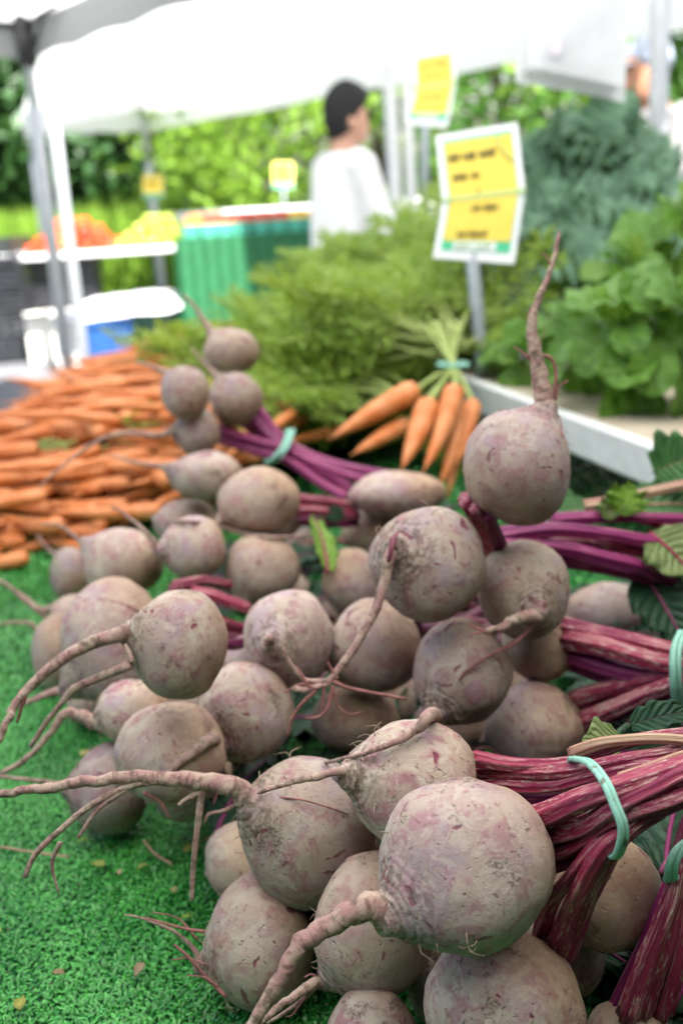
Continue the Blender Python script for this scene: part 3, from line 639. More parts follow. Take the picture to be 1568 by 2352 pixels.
obj('print', *grid(lambda u, v: P(1262+26*u, 78+46*v, dB-.020-.004*u), 4, 4)[:2], M['bagprint'], T)
obj('hanging_strap', *tube([P(1340, -228, dB+.02), Vector((P(1340, -228, dB+.02).x, P(1340, -228, dB+.02).y, 2.45))], [.006, .006], 6)[:2], M['blackplastic'], T)

# ------------------------------------------------------------------ the stall table, its turf and the riser
T = thing('stall_table', 'long stall table under the green turf', 'table', (.2, 1.3, 0))
X0, X1, Y0, Y1 = -.70, 1.15, .12, 2.75
for k in range(6):
    yy = Y0+(k+.5)*(Y1-Y0)/6; obj('plank', *box(((X0+X1)/2, yy, TZ-.03), (X1-X0-.02, (Y1-Y0)/6-.006, .035), 0, .004), M['wood'], T, smooth=False)
for a in (X0+.08, X1-.08):
    for b in (Y0+.08, Y1-.08): obj('leg', *box((a, b, (TZ-.05)/2), (.05, .05, TZ-.05), 0, .004), M['steel'], T, smooth=False)
TT = thing('turf_mat', 'bright green artificial turf covering the stall table', 'turf', (X0, Y0, TZ-.012))
obj('backing', *join([box(((X0+X1)/2, (Y0+Y1)/2, TZ-.009), (X1-X0, Y1-Y0, .006)), box((X0-.004, (Y0+Y1)/2, TZ-.05), (.006, Y1-Y0, .08)), box(((X0+X1)/2, Y1+.004, TZ-.05), (X1-X0, .006, .08))]), M['turf'], TT, smooth=False)
tb = NT('turf blade'); oi = tb.n('ShaderNodeAttribute', attribute_name='tone')
M['blade'] = tb.pbr(tb.mix(oi.outputs['Fac'], (.018, .20, .024), (.12, .52, .10)), .27, .5, trans=.2)
def blades(x0, x1, y0, y1, step, h, wd, name):
    xs = np.arange(x0, x1, step); ys = np.arange(y0, y1, step); X, Y = np.meshgrid(xs, ys); X = X.ravel(); Y = Y.ravel(); n = len(X)
    X = X+rng.uniform(-.5, .5, n)*step; Y = Y+rng.uniform(-.5, .5, n)*step; a = rng.uniform(0, 6.283, n); ln = rng.uniform(.4, 1.25, n)*h; la = np.array([noise.noise(Vector((x_*7, y_*7, 4)))*5 for x_, y_ in zip(X, Y)])+rng.normal(0, 1.7, n)
    hz = h*rng.uniform(.5, 1.1, n); wdt = wd*rng.uniform(.7, 1.3, n)
    lx, ly = np.cos(la)*ln, np.sin(la)*ln; wx, wy = -np.sin(la)*wdt, np.cos(la)*wdt; z0 = np.full(n, TZ-.006)
    pts = [(X-wx, Y-wy, z0), (X+wx, Y+wy, z0), (X+lx*.35+wx, Y+ly*.35+wy, z0+hz*.8), (X+lx*.35-wx, Y+ly*.35-wy, z0+hz*.8), (X+lx+wx*.5, Y+ly+wy*.5, z0+hz*.75), (X+lx-wx*.5, Y+ly-wy*.5, z0+hz*.75)]
    V = np.stack([np.stack(p, 1) for p in pts], 1).reshape(-1, 3); b = np.arange(n)[:, None]*6
    F = np.concatenate([b+np.array([[0, 1, 2, 3]]), b+np.array([[3, 2, 4, 5]])], 0)
    o = fast_obj(name, V, F, M['blade'], TT, (X0, Y0, TZ-.012)); at = o.data.attributes.new('tone', 'FLOAT', 'POINT')
    patch = np.array([noise.noise(Vector((x_*9, y_*9, 0)))*.5+noise.noise(Vector((x_*30, y_*30, 3)))*.3 for x_, y_ in zip(X, Y)])
    at.data.foreach_set('value', np.clip(np.repeat(rng.uniform(0, .9, n)**1.3+patch, 6), 0, 1).astype(np.float32)); o['kind'] = 'stuff'
blades(-.40, .22, .40, .95, .0021, .0050, .0008, 'blades')
blades(-.62, -.05, .95, 1.35, .0036, .0068, .0013, 'blades')
blades(-.70, -.10, 1.35, 2.2, .0062, .0075, .0022, 'blades')
blades(-.70, -.40, .12, .95, .0046, .0066, .0017, 'blades'); blades(-.70, -.62, .95, 1.35, .0046, .0066, .0017, 'blades'); blades(-.40, .24, .12, .40, .0042, .0066, .0016, 'blades')
blades(.22, 1.15, .12, .95, .0062, .0068, .0023, 'blades'); blades(-.05, 1.15, .95, 1.35, .0066, .0068, .0024, 'blades'); blades(-.10, 1.15, 1.35, 2.2, .011, .0075, .004, 'blades'); blades(-.70, 1.15, 2.2, 2.75, .011, .0075, .004, 'blades')
# riser with the greens
r0, r1 = G(1135, 893, .885), G(1560, 1049, .885); re = (r1-r0); re.z = 0; RL = re.length; re.normalize(); rn = Vector((-re.y, re.x, 0)); rn = rn if rn.y > 0 else -rn
T = thing('display_riser', 'white edged wooden riser carrying lettuce and kale', 'stand', (r0.x, r0.y, TZ)); rz = math.atan2(re.y, re.x)
r0e = r0-re*.25
def RQ(a, b, z): p = r0e+re*a+rn*b; return (p.x, p.y, z)
obj('front_rail', *box(RQ((RL+.3)/2+.0, .008, .885-.024), (RL+.3, .016, .048), rz, .003), M['whitepaint'], T, smooth=False)
for k in range(7): obj('plank', *box(RQ((RL+.5)/2, .02+.055+k*.112, .872), (RL+.5, .108, .016), rz, .003), M['wood'], T, smooth=False)
for a in (.05, RL+.2):
    for b in (.06, .74): obj('leg', *box(RQ(a, b, (TZ+.864)/2), (.04, .04, .864-TZ), rz, .003), M['whitepaint'], T, smooth=False)
obj('back_board', *box(RQ((RL+.5)/2, .40, (TZ+.862)/2+.002), (RL+.3, .012, .862-TZ-.01), rz), M['steel'], T, smooth=False)

# ------------------------------------------------------------------ leaves
def leaf_mesh(L, W, bend=.6, fold=.15, ruf=.0, rf=6, shape='ovate', nu=9, nv=12, seed=0, lobes=0, stem=.0):
    r_ = random.Random(seed); ph = r_.uniform(0, 9)
    def prof(v):
        if shape == 'ovate': p = math.sin(math.pi*min(1, v**.8))**.75
        elif shape == 'obov': p = max(.10, math.sin(math.pi*min(1, (v*.93)**1.45))**.8) if v < .97 else .25
        else: p = math.sin(math.pi*v)**.6
        if lobes: p *= 1+.16*math.sin(v*lobes*6.283+ph)
        return p
    def fn(u, v):
        s = 2*u-1; wv = W*.5*prof(v)*s; th = bend*v
        y = L*(math.sin(th)/max(bend, 1e-3) if abs(bend) > 1e-3 else v); z = -L*((1-math.cos(th))/max(bend, 1e-3) if abs(bend) > 1e-3 else 0)
        rr = ruf*abs(s)**1.7*(math.sin(v*rf*6.283+ph+s)+.6*math.sin(v*rf*11+ph*2-s*2))*(.4+.6*v)
        h = fold*abs(wv)+rr+.02*W*noise.noise(Vector((u*3+ph, v*4, seed)))
        return Vector((wv*(1-.15*abs(fold)), y+math.sin(th)*h, z+math.cos(th)*h))
    return grid(fn, nu, nv)
def frame(dirv, up):
    y = Vector(dirv).normalized(); z = Vector(up); z = (z-y*z.dot(y)).normalized(); x = y.cross(z); return Matrix((x, y, z)).transposed()
def put_leaf(g, p, dirv, up): 
    R_ = frame(dirv, up); return [Vector(p)+R_ @ v for v in g[0]], g[1], g[2]
def leaf_thing(name, label, cat, base, tip, width, up, mat, midmat=None, bend=.5, ruf=.0, rf=5, shape='ovate', seed=0, lobes=0, group=None, stalk=None):
    T = thing(name, label, cat, base, group); L = (tip-base).length
    g = leaf_mesh(L, width, bend, .25, ruf, rf, shape, 11, 14, seed, lobes); g = put_leaf(g, base, tip-base+Vector(up).normalized()*L*bend*.45, up)
    o = obj('blade', g[0], g[1], mat, T, uv=g[2]); sm = o.modifiers.new('t', 'SOLIDIFY'); sm.thickness = .0006
    if midmat:
        mid = [g[0][j*11+5]+Vector((0, 0, .0006)) for j in range(13)]; obj('midrib', *tube(mid, [.0016*(1-j/14)+.0004 for j in range(13)], 6)[:2], midmat, T)
    if stalk: obj('leaf_stalk', *tube(spline(stalk, 12), [.0022]*12, 7)[:2], midmat or mat, T)
    return T
UPV = Vector((-.1, -.55, .85))

# feathery carrot tops: three meshes shared by the bunches
def frond(L, seed):
    r_ = random.Random(seed); lf, st = [], []
    bendx, bendz = r_.uniform(-.25, .25), r_.uniform(.15, .5)
    def ax(t): return Vector((bendx*L*t*t, L*t, -bendz*L*t*t))
    st.append(tube([ax(t/7) for t in range(8)], [.0032*(1-t/9) for t in range(8)], 5)[:2])
    for k in range(8):
        t = .38+.6*k/7; c0 = ax(t); l2 = L*.30*(1-.55*(t-.38)/.62)*r_.uniform(.8, 1.2)
        for s in (-1, 1):
            dv = Vector((s*.85, .55, r_.uniform(-.25, .45))).normalized(); e_ = c0+dv*l2+Vector((0, 0, -.2*l2)); st.append(tube([c0, (c0+e_)/2+Vector((0, 0, .06*l2)), e_], [.0009, .0007, .0004], 3, cap=False)[:2])
            for j in range(7):
                b0 = c0+(e_-c0)*(.18+.82*j/6)
                for s2 in (-1, 1):
                    dd = (dv*.6+dv.cross(Vector((0, 0, 1)))*s2*.9+Vector((0, 0, r_.uniform(-.5, .6)))).normalized(); ll = .022*r_.uniform(.6, 1.4); sd = dd.cross(Vector((r_.uniform(-1, 1), r_.uniform(-1, 1), 1))).normalized()*.0036
                    lf.append(([b0, b0+dd*ll*.55+sd, b0+dd*ll, b0+dd*ll*.55-sd], [(0, 1, 2, 3)]))
    return st, lf
def bunch_meshes(seed, nf=15):
    r_ = random.Random(seed); ST, LF_ = [], []
    for k in range(nf):
        st, lf = frond(r_.uniform(.20, .29), seed*100+k); a = r_.uniform(-.85, .85); el = r_.uniform(-.35, .38); R_ = Matrix.Rotation(a, 3, 'Z') @ Matrix.Rotation(el, 3, 'X') @ Matrix.Rotation(r_.uniform(-.8, .8), 3, 'Y'); o = Vector((r_.uniform(-.015, .015), 0, r_.uniform(0, .02)))
        for V, F in st: ST.append(([R_ @ v+o for v in V], F))
        for V, F in lf: LF_.append(([R_ @ v+o for v in V], F))
    return mesh('stems', *join(ST), M['frond_stem']), mesh('foliage', *join(LF_), M['frond'], False)
bm_ = [bunch_meshes(s) for s in (1, 2, 3)]
ctops = [ # frame x, y, depth of the tied base, yaw, lift
 (880, 650, 2.3, .0, .28), (820, 730, 2.25, -.1, .2), (910, 610, 2.35, -.3, .2), (1045, 815, 1.68, .35, .55), (1030, 825, 1.67, .75, .4), (640, 905, 1.75, -.9, .15), (700, 890, 1.85, -.2, .2), (570, 890, 2.0, .3, .1), (800, 890, 1.82, .3, .3), (780, 840, 2.0, -.7, .3), (880, 860, 1.85, .6, .35), (640, 870, 2.1, .3, .1), (700, 850, 2.05, .2, .1), (880, 780, 2.05, -.5, .4), (960, 850, 1.78, -.8, .4), (900, 740, 2.15, -.2, .3), (950, 690, 2.1, -.3, .3), (720, 950, 1.7, .8, .2), (990, 740, 1.95, -.3, .4), (1010, 880, 1.82, .15, .45), (1050, 780, 1.98, -.4, .4), (860, 955, 1.65, .3, .25), (800, 800, 2.15, .2, .2), (640, 840, 2.2, .7, .08), (960, 640, 2.15, -.3, .25), (1000, 640, 2.1, -.6, .3), (1110, 720, 2.05, .4, .3), (560, 850, 2.25, .2, .05), (720, 870, 2.0, 1.3, .12), (820, 810, 2.0, -1.2, .3), (950, 930, 1.66, .9, .35)]
for i, (x, y, d_, yw, lf) in enumerate(ctops):
    p = P(x, y, d_); T = thing('carrot_greens', 'feathery green carrot tops in the heap behind the beets and carrots', 'carrot tops', p, 'bunched carrot tops heaped behind the beets')
    T.rotation_euler = (lf, random.uniform(-.2, .2), yw); st, lv = bm_[i % 3]; link('stems', st, T); link('foliage', lv, T)

# kale: curly blue-green leaves
kl = [leaf_mesh(.20, .16, 1.0, .1, .034, 7, 'ovate', 17, 22, s, 0) for s in range(4)]
kme = [mesh('leaf', g[0], g[1], M['kale']) for g in kl]
ks = [leaf_mesh(.15, .12, 1.3, .2, .020, 6, 'ovate', 17, 20, s+9, 0) for s in range(2)]; kme += [mesh('leaf', g[0], g[1], M['kale']) for g in ks]
kb = [(1290, 640, 1.85), (1390, 630, 1.9), (1230, 570, 1.95), (1340, 520, 1.95), (1440, 530, 2.0), (1290, 450, 2.1), (1390, 430, 2.1), (1350, 340, 2.2), (1470, 450, 2.1), (1210, 660, 1.9), (1310, 390, 2.15), (1400, 350, 2.25), (1520, 560, 2.0)]
for i, (x, y, d_) in enumerate(kb):
    p = P(x, y+40, d_); T = thing('kale_bunch', 'curly blue green kale bunch in the heap behind the lettuce', 'kale', p, 'kale bunches heaped at right')
    for k in range(13):
        az = random.uniform(0, 6.283); el = random.uniform(-.1, 1.2); dv = Vector((math.cos(az)*math.cos(el), math.sin(az)*math.cos(el)-.35, math.sin(el)+.15)).normalized()
        o = link('leaf', random.choice(kme), T, dv*.02); R_ = frame(dv, Vector((0, -.6, .8)) if abs(dv.z) < .95 else Vector((0, -1, .1))); o.rotation_euler = R_.to_euler(); s = random.uniform(.55, .9); o.scale = (s, s, s)

# lettuce heads
lm = [leaf_mesh(.155, .115, .7+.35*s, .28, .007, 2.5, 'obov', 13, 16, s) for s in range(4)]
lme = [mesh('leaf', g[0], g[1], M['lettuce'], uv=g[2]) for g in lm]+[mesh('leaf', g[0], g[1], M['lettuce_bright'], uv=g[2]) for g in lm[:2]]
heads = [(1430, 790, 1.42, .80, 'large loose lettuce head on the riser, with broad hanging leaf'), (1545, 790, 1.38, .75, 'loose green lettuce head cut by the right edge above the riser'), (1565, 545, 1.64, .62, 'bright lettuce head behind, at the right edge beside the kale'), (1440, 655, 1.62, .55, 'dark lettuce head tucked between the kale and the large head'), (1210, 850, 1.68, .55, 'low lettuce head lying left of the long upright taproot'), (1325, 805, 1.56, .55, 'lettuce head with bright frilled top leaves beside the large head')]
for i, (x, y, d_, sc_, lab) in enumerate(heads):
    p = P(x, y, d_); T = thing('lettuce_head', lab, 'lettuce', p, 'lettuce heads on the riser')
    hd = Vector((random.uniform(-.5, .3), -.55, random.uniform(.3, .8))).normalized(); hx_ = hd.orthogonal().normalized(); hy_ = hd.cross(hx_)
    for k in range(22):
        t = k/21; az = k*2.4+random.uniform(-.6, .6); el = -.55+1.9*t**.9+random.uniform(-.3, .3); dv = (hx_*math.cos(az)*math.cos(el)+hy_*math.sin(az)*math.cos(el)+hd*math.sin(el)).normalized()
        me = random.choice(lme[:4] if t < .55 else lme); o = link('leaf', me, T, dv*.015+hd*.03*t); R_ = frame(dv, hd+Vector((random.uniform(-.5, .5), random.uniform(-.5, .5), random.uniform(-.3, .6)))); o.rotation_euler = R_.to_euler(); s = sc_*(1.0-.45*t)*random.uniform(.75, 1.1); o.scale = (s, s, s)

# ------------------------------------------------------------------ carrots
def carrot_mesh(L, r0, seed):
    r_ = random.Random(seed); b = [r_.uniform(-.05, .05) for _ in range(2)]
    pts = [Vector((b[0]*L*math.sin(t*3), b[1]*L*math.sin(t*2.6+1), -L*t)) for t in [0, .03, .08, .2, .35, .5, .65, .8, .9, .96, 1.0, 1.15]]
    rr = [r0*.5, r0*.85, r0, r0*.97, r0*.88, r0*.76, r0*.62, r0*.45, r0*.3, r0*.17, r0*.08, r0*.03]
    V, F, U = tube(pts, rr, 11, wob=.09, seed=seed); return mesh('root', [(-v.z, v.x, v.y) for v in V], F, M['carrot'], uv=U)   # crown at the origin, tip along +x
def tuft_mesh(seed):
    r_ = random.Random(seed); ps = []
    for k in range(5): ps.append(tube(spline([(0, 0, 0), (-.02, r_.uniform(-.01, .01), r_.uniform(-.006, .01)), (-.05, r_.uniform(-.03, .03), r_.uniform(-.01, .02))], 5), [.0026, .0024, .002, .0018, .0012], 5)[:2])
    return mesh('leaf_stubs', *join(ps), M['frond_stem'])
cmv = [carrot_mesh(random.uniform(.13, .185), random.uniform(.0085, .0125), s) for s in range(7)]; tfv = [tuft_mesh(s) for s in range(3)]
def carrot(p, yaw, pitch, roll, lab, grp, sc_=1.0):
    T = thing('carrot', lab, 'carrot', p, grp); T.rotation_euler = (roll, pitch, yaw); T.scale = (sc_,)*3
    link('root', random.choice(cmv), T)
    if rc.random() < .3: link('leaf_stubs', random.choice(tfv), T)
rc = random.Random(11)
HV, HF = [], []
for layer in range(6):
    y_ = 1.34+layer*.045
    while y_ < 2.68-layer*.02:
        for row in range(4):
            if row == 3 and y_ < 1.5: continue
            xb = (-.30, -.40, -.50, -.20)[row]+rc.uniform(-.05, .05)+layer*.02
            p_ = Vector((xb, y_+rc.uniform(-.02, .02), TZ+.012+layer*.026*(1, .9, .74, .9)[row]+rc.uniform(0, .008))); yw, pt, rl_ = math.pi+rc.gauss(.0, .55), rc.uniform(-.16, .26), rc.uniform(0, 6.28)
            if layer < 4:                                                # the buried mass nobody could count
                me = rc.choice(cmv); R_ = Matrix.Rotation(yw, 3, 'Z') @ Matrix.Rotation(pt*.6, 3, 'Y') @ Matrix.Rotation(rl_, 3, 'X'); b0 = len(HV); HV += [R_ @ v.co+p_ for v in me.vertices]; HF += [tuple(k+b0 for k in f.vertices) for f in me.polygons]
            else: carrot(p_, yw, pt, rl_, 'slender orange carrot %s of the big heap at left' % ('on top at the near turf edge' if y_ < 1.75 else ('on top in the middle' if y_ < 2.15 else 'on top at the far asphalt side')), 'carrots heaped at left on the turf')
        y_ += .04 if layer < 4 else .042
o = obj('carrot_heap', HV, HF, M['carrot']); tag(o, 'buried mass of orange carrots filling the heap at left', 'carrots', kind='stuff')
# the tied bunch in the middle
kn = P(1040, 838, 1.62)
cb = [((955, 895), (770, 1000), 1.50, 1.25), ((935, 975), (815, 1040), 1.50, 1.0), ((985, 925), (925, 1070), 1.46, 1.25), ((1045, 890), (975, 1075), 1.46, 1.15), ((1052, 930), (1010, 1110), 1.48, 1.0), ((1085, 925), (1050, 1060), 1.5, 1.0), ((1065, 960), (1030, 1130), 1.5, .9)]
T = thing('carrot_bunch', 'tied bunch of orange carrots with green stems beside the sign post', 'carrots', P(1000, 1100, 1.5))
for (a, b, d_, sc_) in cb:
    p0, p1 = P(*a, d_+.02), P(*b, d_-.05); L = (p1-p0).length; bx = rc.uniform(-.004, .004)
    ts = [0, .03, .08, .2, .35, .5, .65, .8, .9, .97, 1.0, 1.1]; rr = [.5, .85, 1, .97, .9, .8, .66, .48, .32, .17, .09, .03]; r0_ = .0135*sc_
    V, F, U = tube([p0.lerp(p1, t)+VR*bx*math.sin(t*3)*2 for t in ts], [r0_*k for k in rr], 12, wob=.08, seed=int(a[0])); c_ = obj('carrot', V, F, M['carrot'], T, uv=U)
    V, F, U = tube(spline([p0, p0.lerp(kn, .5)+VF*-.01, kn, kn+Vector((rc.uniform(-.05, .02), .05, .06))], 9), [.0042, .004, .0038, .0034, .003, .003, .003, .0028, .002], 7); obj('stem', V, F, M['frond_stem'], T)
obj('band', *tube([kn+(VR*math.cos(t)*.021+VF*math.sin(t)*.016+VU*.004*math.sin(t)) for t in [i*6.283/20 for i in range(21)]], [.0045]*21, 6)[:2], M['band'], T)
for i, (a, b, d_) in enumerate([((700, 985), (640, 1000), 1.75), ((790, 985), (690, 1010), 1.7), ((600, 870), (560, 905), 1.95), ((780, 905), (740, 915), 1.9), ((610, 800), (585, 830), 2.0), ((450, 800), (400, 815), 2.2), ((730, 960), (680, 975), 1.75)]):
    p0, p1 = P(*a, d_), P(*b, d_-.1); v = (p1-p0).normalized(); carrot(p0, math.atan2(v.y, v.x), -math.asin(v.z), rc.uniform(0, 6), 'orange carrot poking out of the carrot tops behind the beets', 'carrots among the green tops')

# ------------------------------------------------------------------ beets
# id, centre x, y, width, height in the frame, depth, root point (x, y), 'f' = root on the near side / 'b' = far side, label
BEETS = [
 (1, 1068, 1985, 405, 395, .506, (905, 2055), 'f', 'largest sharpest beet in front, long taproot curving down to the lower edge'),
 (2, 1152, 2310, 368, 340, .528, (1010, 2440), 'f', 'beet directly under the largest front beet, cut by the lower edge'),
 (3, 855, 2130, 275, 320, .572, (745, 2245), 'f', 'grey soiled beet left behind the front beet, short forked taproot'),
 (4, 855, 2400, 220, 270, .547, (800, 2480), 'f', 'pink streaked beet at the lower edge below the grey soiled one'),
 (5, 595, 2165, 250, 320, .622, (468, 2210), 'f', 'pinkish beet on the turf with thin red rootlets, lower left'),
 (6, 705, 1905, 320, 345, .62, (580, 1822), 'f', 'muddy beet whose long taproot reaches the left edge'),
 (7, 942, 1797, 305, 295, .572, (805, 1770), 'f', 'smooth beet right behind and above the front beet'),
 (8, 1058, 1548, 226, 245, .763, (1000, 1625), 'f', 'mauve beet in mid pile with taproot bending down left'),
 (9, 985, 1295, 262, 262, .732, (905, 1255), 'f', 'brown shaded round beet with dark red scar and long hanging taproot'),
 (10, 1185, 1072, 254, 272, .731, (1248, 955), 'b', 'topmost beet at right with taproot standing straight up'),
 (11, 1205, 1360, 212, 232, .763, (1215, 1400), 'f', 'beet under the topmost one with stubby cut taproot'),
 (12, 1236, 1478, 170, 178, .815, (1170, 1500), 'b', 'tan beet half hidden with thick red stalks leaving to the right'),
 (13, 1398, 1405, 205, 140, .986, (1480, 1425), 'f', 'flattened tan beet at right above the red stalks'),
 (14, 1225, 1670, 232, 200, .799, (1130, 1710), 'b', 'brown beet in shade right of the mauve one'),
 (15, 857, 1487, 220, 214, .807, (775, 1560), 'b', 'pale lilac beet behind the hanging taproot'),
 (16, 660, 1468, 210, 232, .795, (628, 1465), 'f', 'tan beet facing out with broken taproot stub'),
 (17, 408, 1478, 228, 256, .687, (305, 1452), 'f', 'pale beet with red flecks, taproot running out over the left turf'),
 (18, 562, 1637, 214, 234, .768, (505, 1685), 'f', 'blotchy magenta beet with cut taproot, centre of the pile'),
 (19, 392, 1730, 255, 236, .726, (285, 1795), 'b', 'lilac beet with dark red bruise above the long horizontal taproot'),
 (20, 252, 1812, 186, 210, .801, (165, 1800), 'f', 'dim beet resting on the turf at the left foot of the pile'),
 (21, 305, 1635, 165, 150, .80, (228, 1658), 'f', 'small tan oval beet between the two big left beets'),
 (22, 262, 1470, 246, 290, .88, (150, 1590), 'f', 'big mauve beet behind the pale red flecked one'),
 (23, 282, 1292, 186, 166, 1.051, (200, 1250), 'b', 'speckled beet at the left below the carrots'),
 (24, 165, 1320, 96, 130, 1.279, (125, 1270), 'b', 'beet at far left of the pile nearest the carrots'),
 (25, 445, 1258, 152, 150, 1.018, (378, 1262), 'f', 'lilac beet with shadowed base left of centre, taproot toward the carrots'),
 (26, 603, 1305, 175, 162, 1.032, (560, 1375), 'f', 'tan topped pink beet above the broken stub one'),
 (27, 592, 1150, 190, 152, 1.056, (512, 1195), 'f', 'egg shaped beet below the tied far stalks'),
 (28, 472, 1092, 172, 116, 1.181, (392, 1075), 'f', 'flattish beet beside the carrots with taproot pointing left'),
 (29, 452, 990, 106, 112, 1.243, (404, 992), 'f', 'small lilac beet with long taproot lying over the carrots'),
 (30, 425, 902, 112, 128, 1.209, (380, 852), 'b', 'left beet of the blurred trio at the far top'),
 (31, 541, 916, 122, 124, 1.277, (495, 860), 'b', 'right beet of the blurred trio, stalks tied behind it'),
 (32, 531, 808, 128, 110, 1.325, (488, 765), 'b', 'farthest and highest blurred beet before the carrot tops'),
 (33, 912, 1135, 222, 110, 1.149, (810, 1160), 'b', 'wide tan beet behind the dark scarred one'),
 (34, 858, 1217, 150, 118, 1.197, (795, 1240), 'b', 'smaller tan beet tucked below the wide one'),
 (35, 810, 1340, 140, 165, 1.032, (860, 1400), 'b', 'pink beet half hidden left of the dark scarred one'),
 (36, 1395, 2050, 250, 265, .566, (1420, 2165), 'b', 'brown beet in deep shade behind the front stalks'),
 (37, 1440, 2402, 210, 190, .549, (1400, 2480), 'f', 'sliver of a tan beet at the lower right edge'),
 (38, 1625, 2270, 150, 220, .585, (1680, 2350), 'b', 'tan beet cut by the right edge near the lower corner'),
 (39, 815, 1650, 200, 150, .835, (760, 1700), 'b', 'beet in the dark hollow at the centre of the pile'),
 (40, 135, 1500, 120, 180, 1.051, (100, 1560), 'b', 'beet with pale underside at the far left on the turf'),
 (41, 170, 1425, 110, 120, 1.144, (125, 1400), 'b', 'pinkish beet behind the pale bellied left one'),
 (42, 210, 1610, 110, 110, .968, (170, 1650), 'f', 'small dark beet in shadow on the turf, far left'),
 (43, 425, 1200, 150, 110, 1.222, (360, 1190), 'b', 'grey beet peeping over the lilac one beside the carrots'),
 (44, 700, 1262, 90, 100, 1.327, (715, 1225), 'f', 'tiny dim beet in the gap left of the pink stemmed leaf'),
 (45, 560, 1800, 150, 120, .815, (600, 1850), 'b', 'purple beet in shadow under the blotchy magenta one'),
]
SPH = {b[0]: (P(b[1], b[2], b[5]), math.sqrt(b[3]*b[4])/2*b[5]/FPX) for b in BEETS}
def clear(p, r, skip=None, over=()):
    """pull a point towards the eye until it lies clear of every beet and of the turf"""
    p = Vector(p); o = Vector(_C)
    for it in range(4):
        for k, (c, R_) in SPH.items():
            if k == skip: continue
            q = p-c
            if q.length < R_+r or (k in over and (p-o).length > (c-o).length-R_*.2):
                d = (p-o).normalized(); b_ = (o-c).dot(d); cc = (o-c).length_squared-(R_+r)**2; disc = b_*b_-cc
                if disc > 0: p = o+d*(-b_-math.sqrt(disc))
    if p.z < TZ+r*.6: p = o+(p-o)*((TZ+r*.6-o.z)/(p.z-o.z))
    return p
TAILS = { # beet: ([frame points], start r px, end r px, depth change)
 1: ([(850, 2080), (780, 2112), (715, 2150), (672, 2195), (640, 2255), (605, 2310), (570, 2370), (535, 2430)], 31, 17, -.01),
 3: ([(715, 2262), (670, 2292), (625, 2325), (585, 2365)], 15, 9, -.02),
 6: ([(545, 1810), (470, 1797), (400, 1789), (300, 1786), (200, 1795), (120, 1808), (60, 1815), (0, 1825), (-60, 1832)], 24, 12, .0),
 7: ([(780, 1772), (700, 1790), (640, 1805), (590, 1822)], 11, 7, -.02),
 8: ([(990, 1640), (950, 1680), (880, 1715), (800, 1740), (705, 1757)], 16, 4, -.06),
 9: ([(893, 1285), (882, 1340), (862, 1400), (830, 1460), (790, 1520), (755, 1565), (720, 1580), (672, 1586)], 13, 9, -.02),
 10: ([(1248, 920), (1240, 870), (1231, 820), (1222, 765), (1222, 730), (1235, 690), (1252, 650), (1270, 600), (1279, 560), (1283, 527)], 25, 7, .0),
 11: ([(1192, 1420), (1152, 1440), (1115, 1451)], 16, 10, -.02),
 16: ([(622, 1466), (614, 1470)], 13, 8, -.01),
 17: ([(280, 1456), (200, 1482), (140, 1517), (80, 1567), (40, 1612), (20, 1652), (0, 1692), (-30, 1745)], 18, 10, -.03),
 18: ([(480, 1702), (430, 1737), (378, 1787)], 17, 11, -.05),
 20: ([(140, 1802), (60, 1790), (-10, 1782)], 9, 5, 0),
 21: ([(190, 1645), (150, 1640), (115, 1685), (70, 1735), (0, 1782)], 15, 8, 0),
 22: ([(115, 1592), (60, 1615), (15, 1632)], 12, 6, 0),
 23: ([(180, 1240), (140, 1208), (90, 1203)], 8, 4, 0),
 25: ([(350, 1240), (315, 1205), (275, 1172), (255, 1165)], 9, 4, 0),
 27: ([(495, 1203), (440, 1198), (385, 1197)], 11, 5, -.03),
 28: ([(360, 1070), (310, 1062), (255, 1045)], 9, 4, 0),
 29: ([(365, 1000), (300, 995), (250, 1002), (210, 1022), (150, 1065), (90, 1120)], 8, 4, 0),
 30: ([(350, 842), (310, 830)], 7, 4, 0), 31: ([(472, 838), (440, 800)], 8, 4, 0), 32: ([(468, 735), (445, 702), (420, 675)], 9, 5, 0),
 24: ([(112, 1262), (85, 1228)], 7, 4, 0), 41: ([(95, 1400), (40, 1360), (0, 1335), (-40, 1315)], 8, 5, 0), 40: ([(85, 1445), (30, 1430), (-30, 1440)], 7, 4, 0),
 5: ([(445, 2180), (400, 2140), (335, 2112), (285, 2100)], 8, 3, 0), 35: ([(870, 1410), (880, 1420)], 6, 4, 0),
}
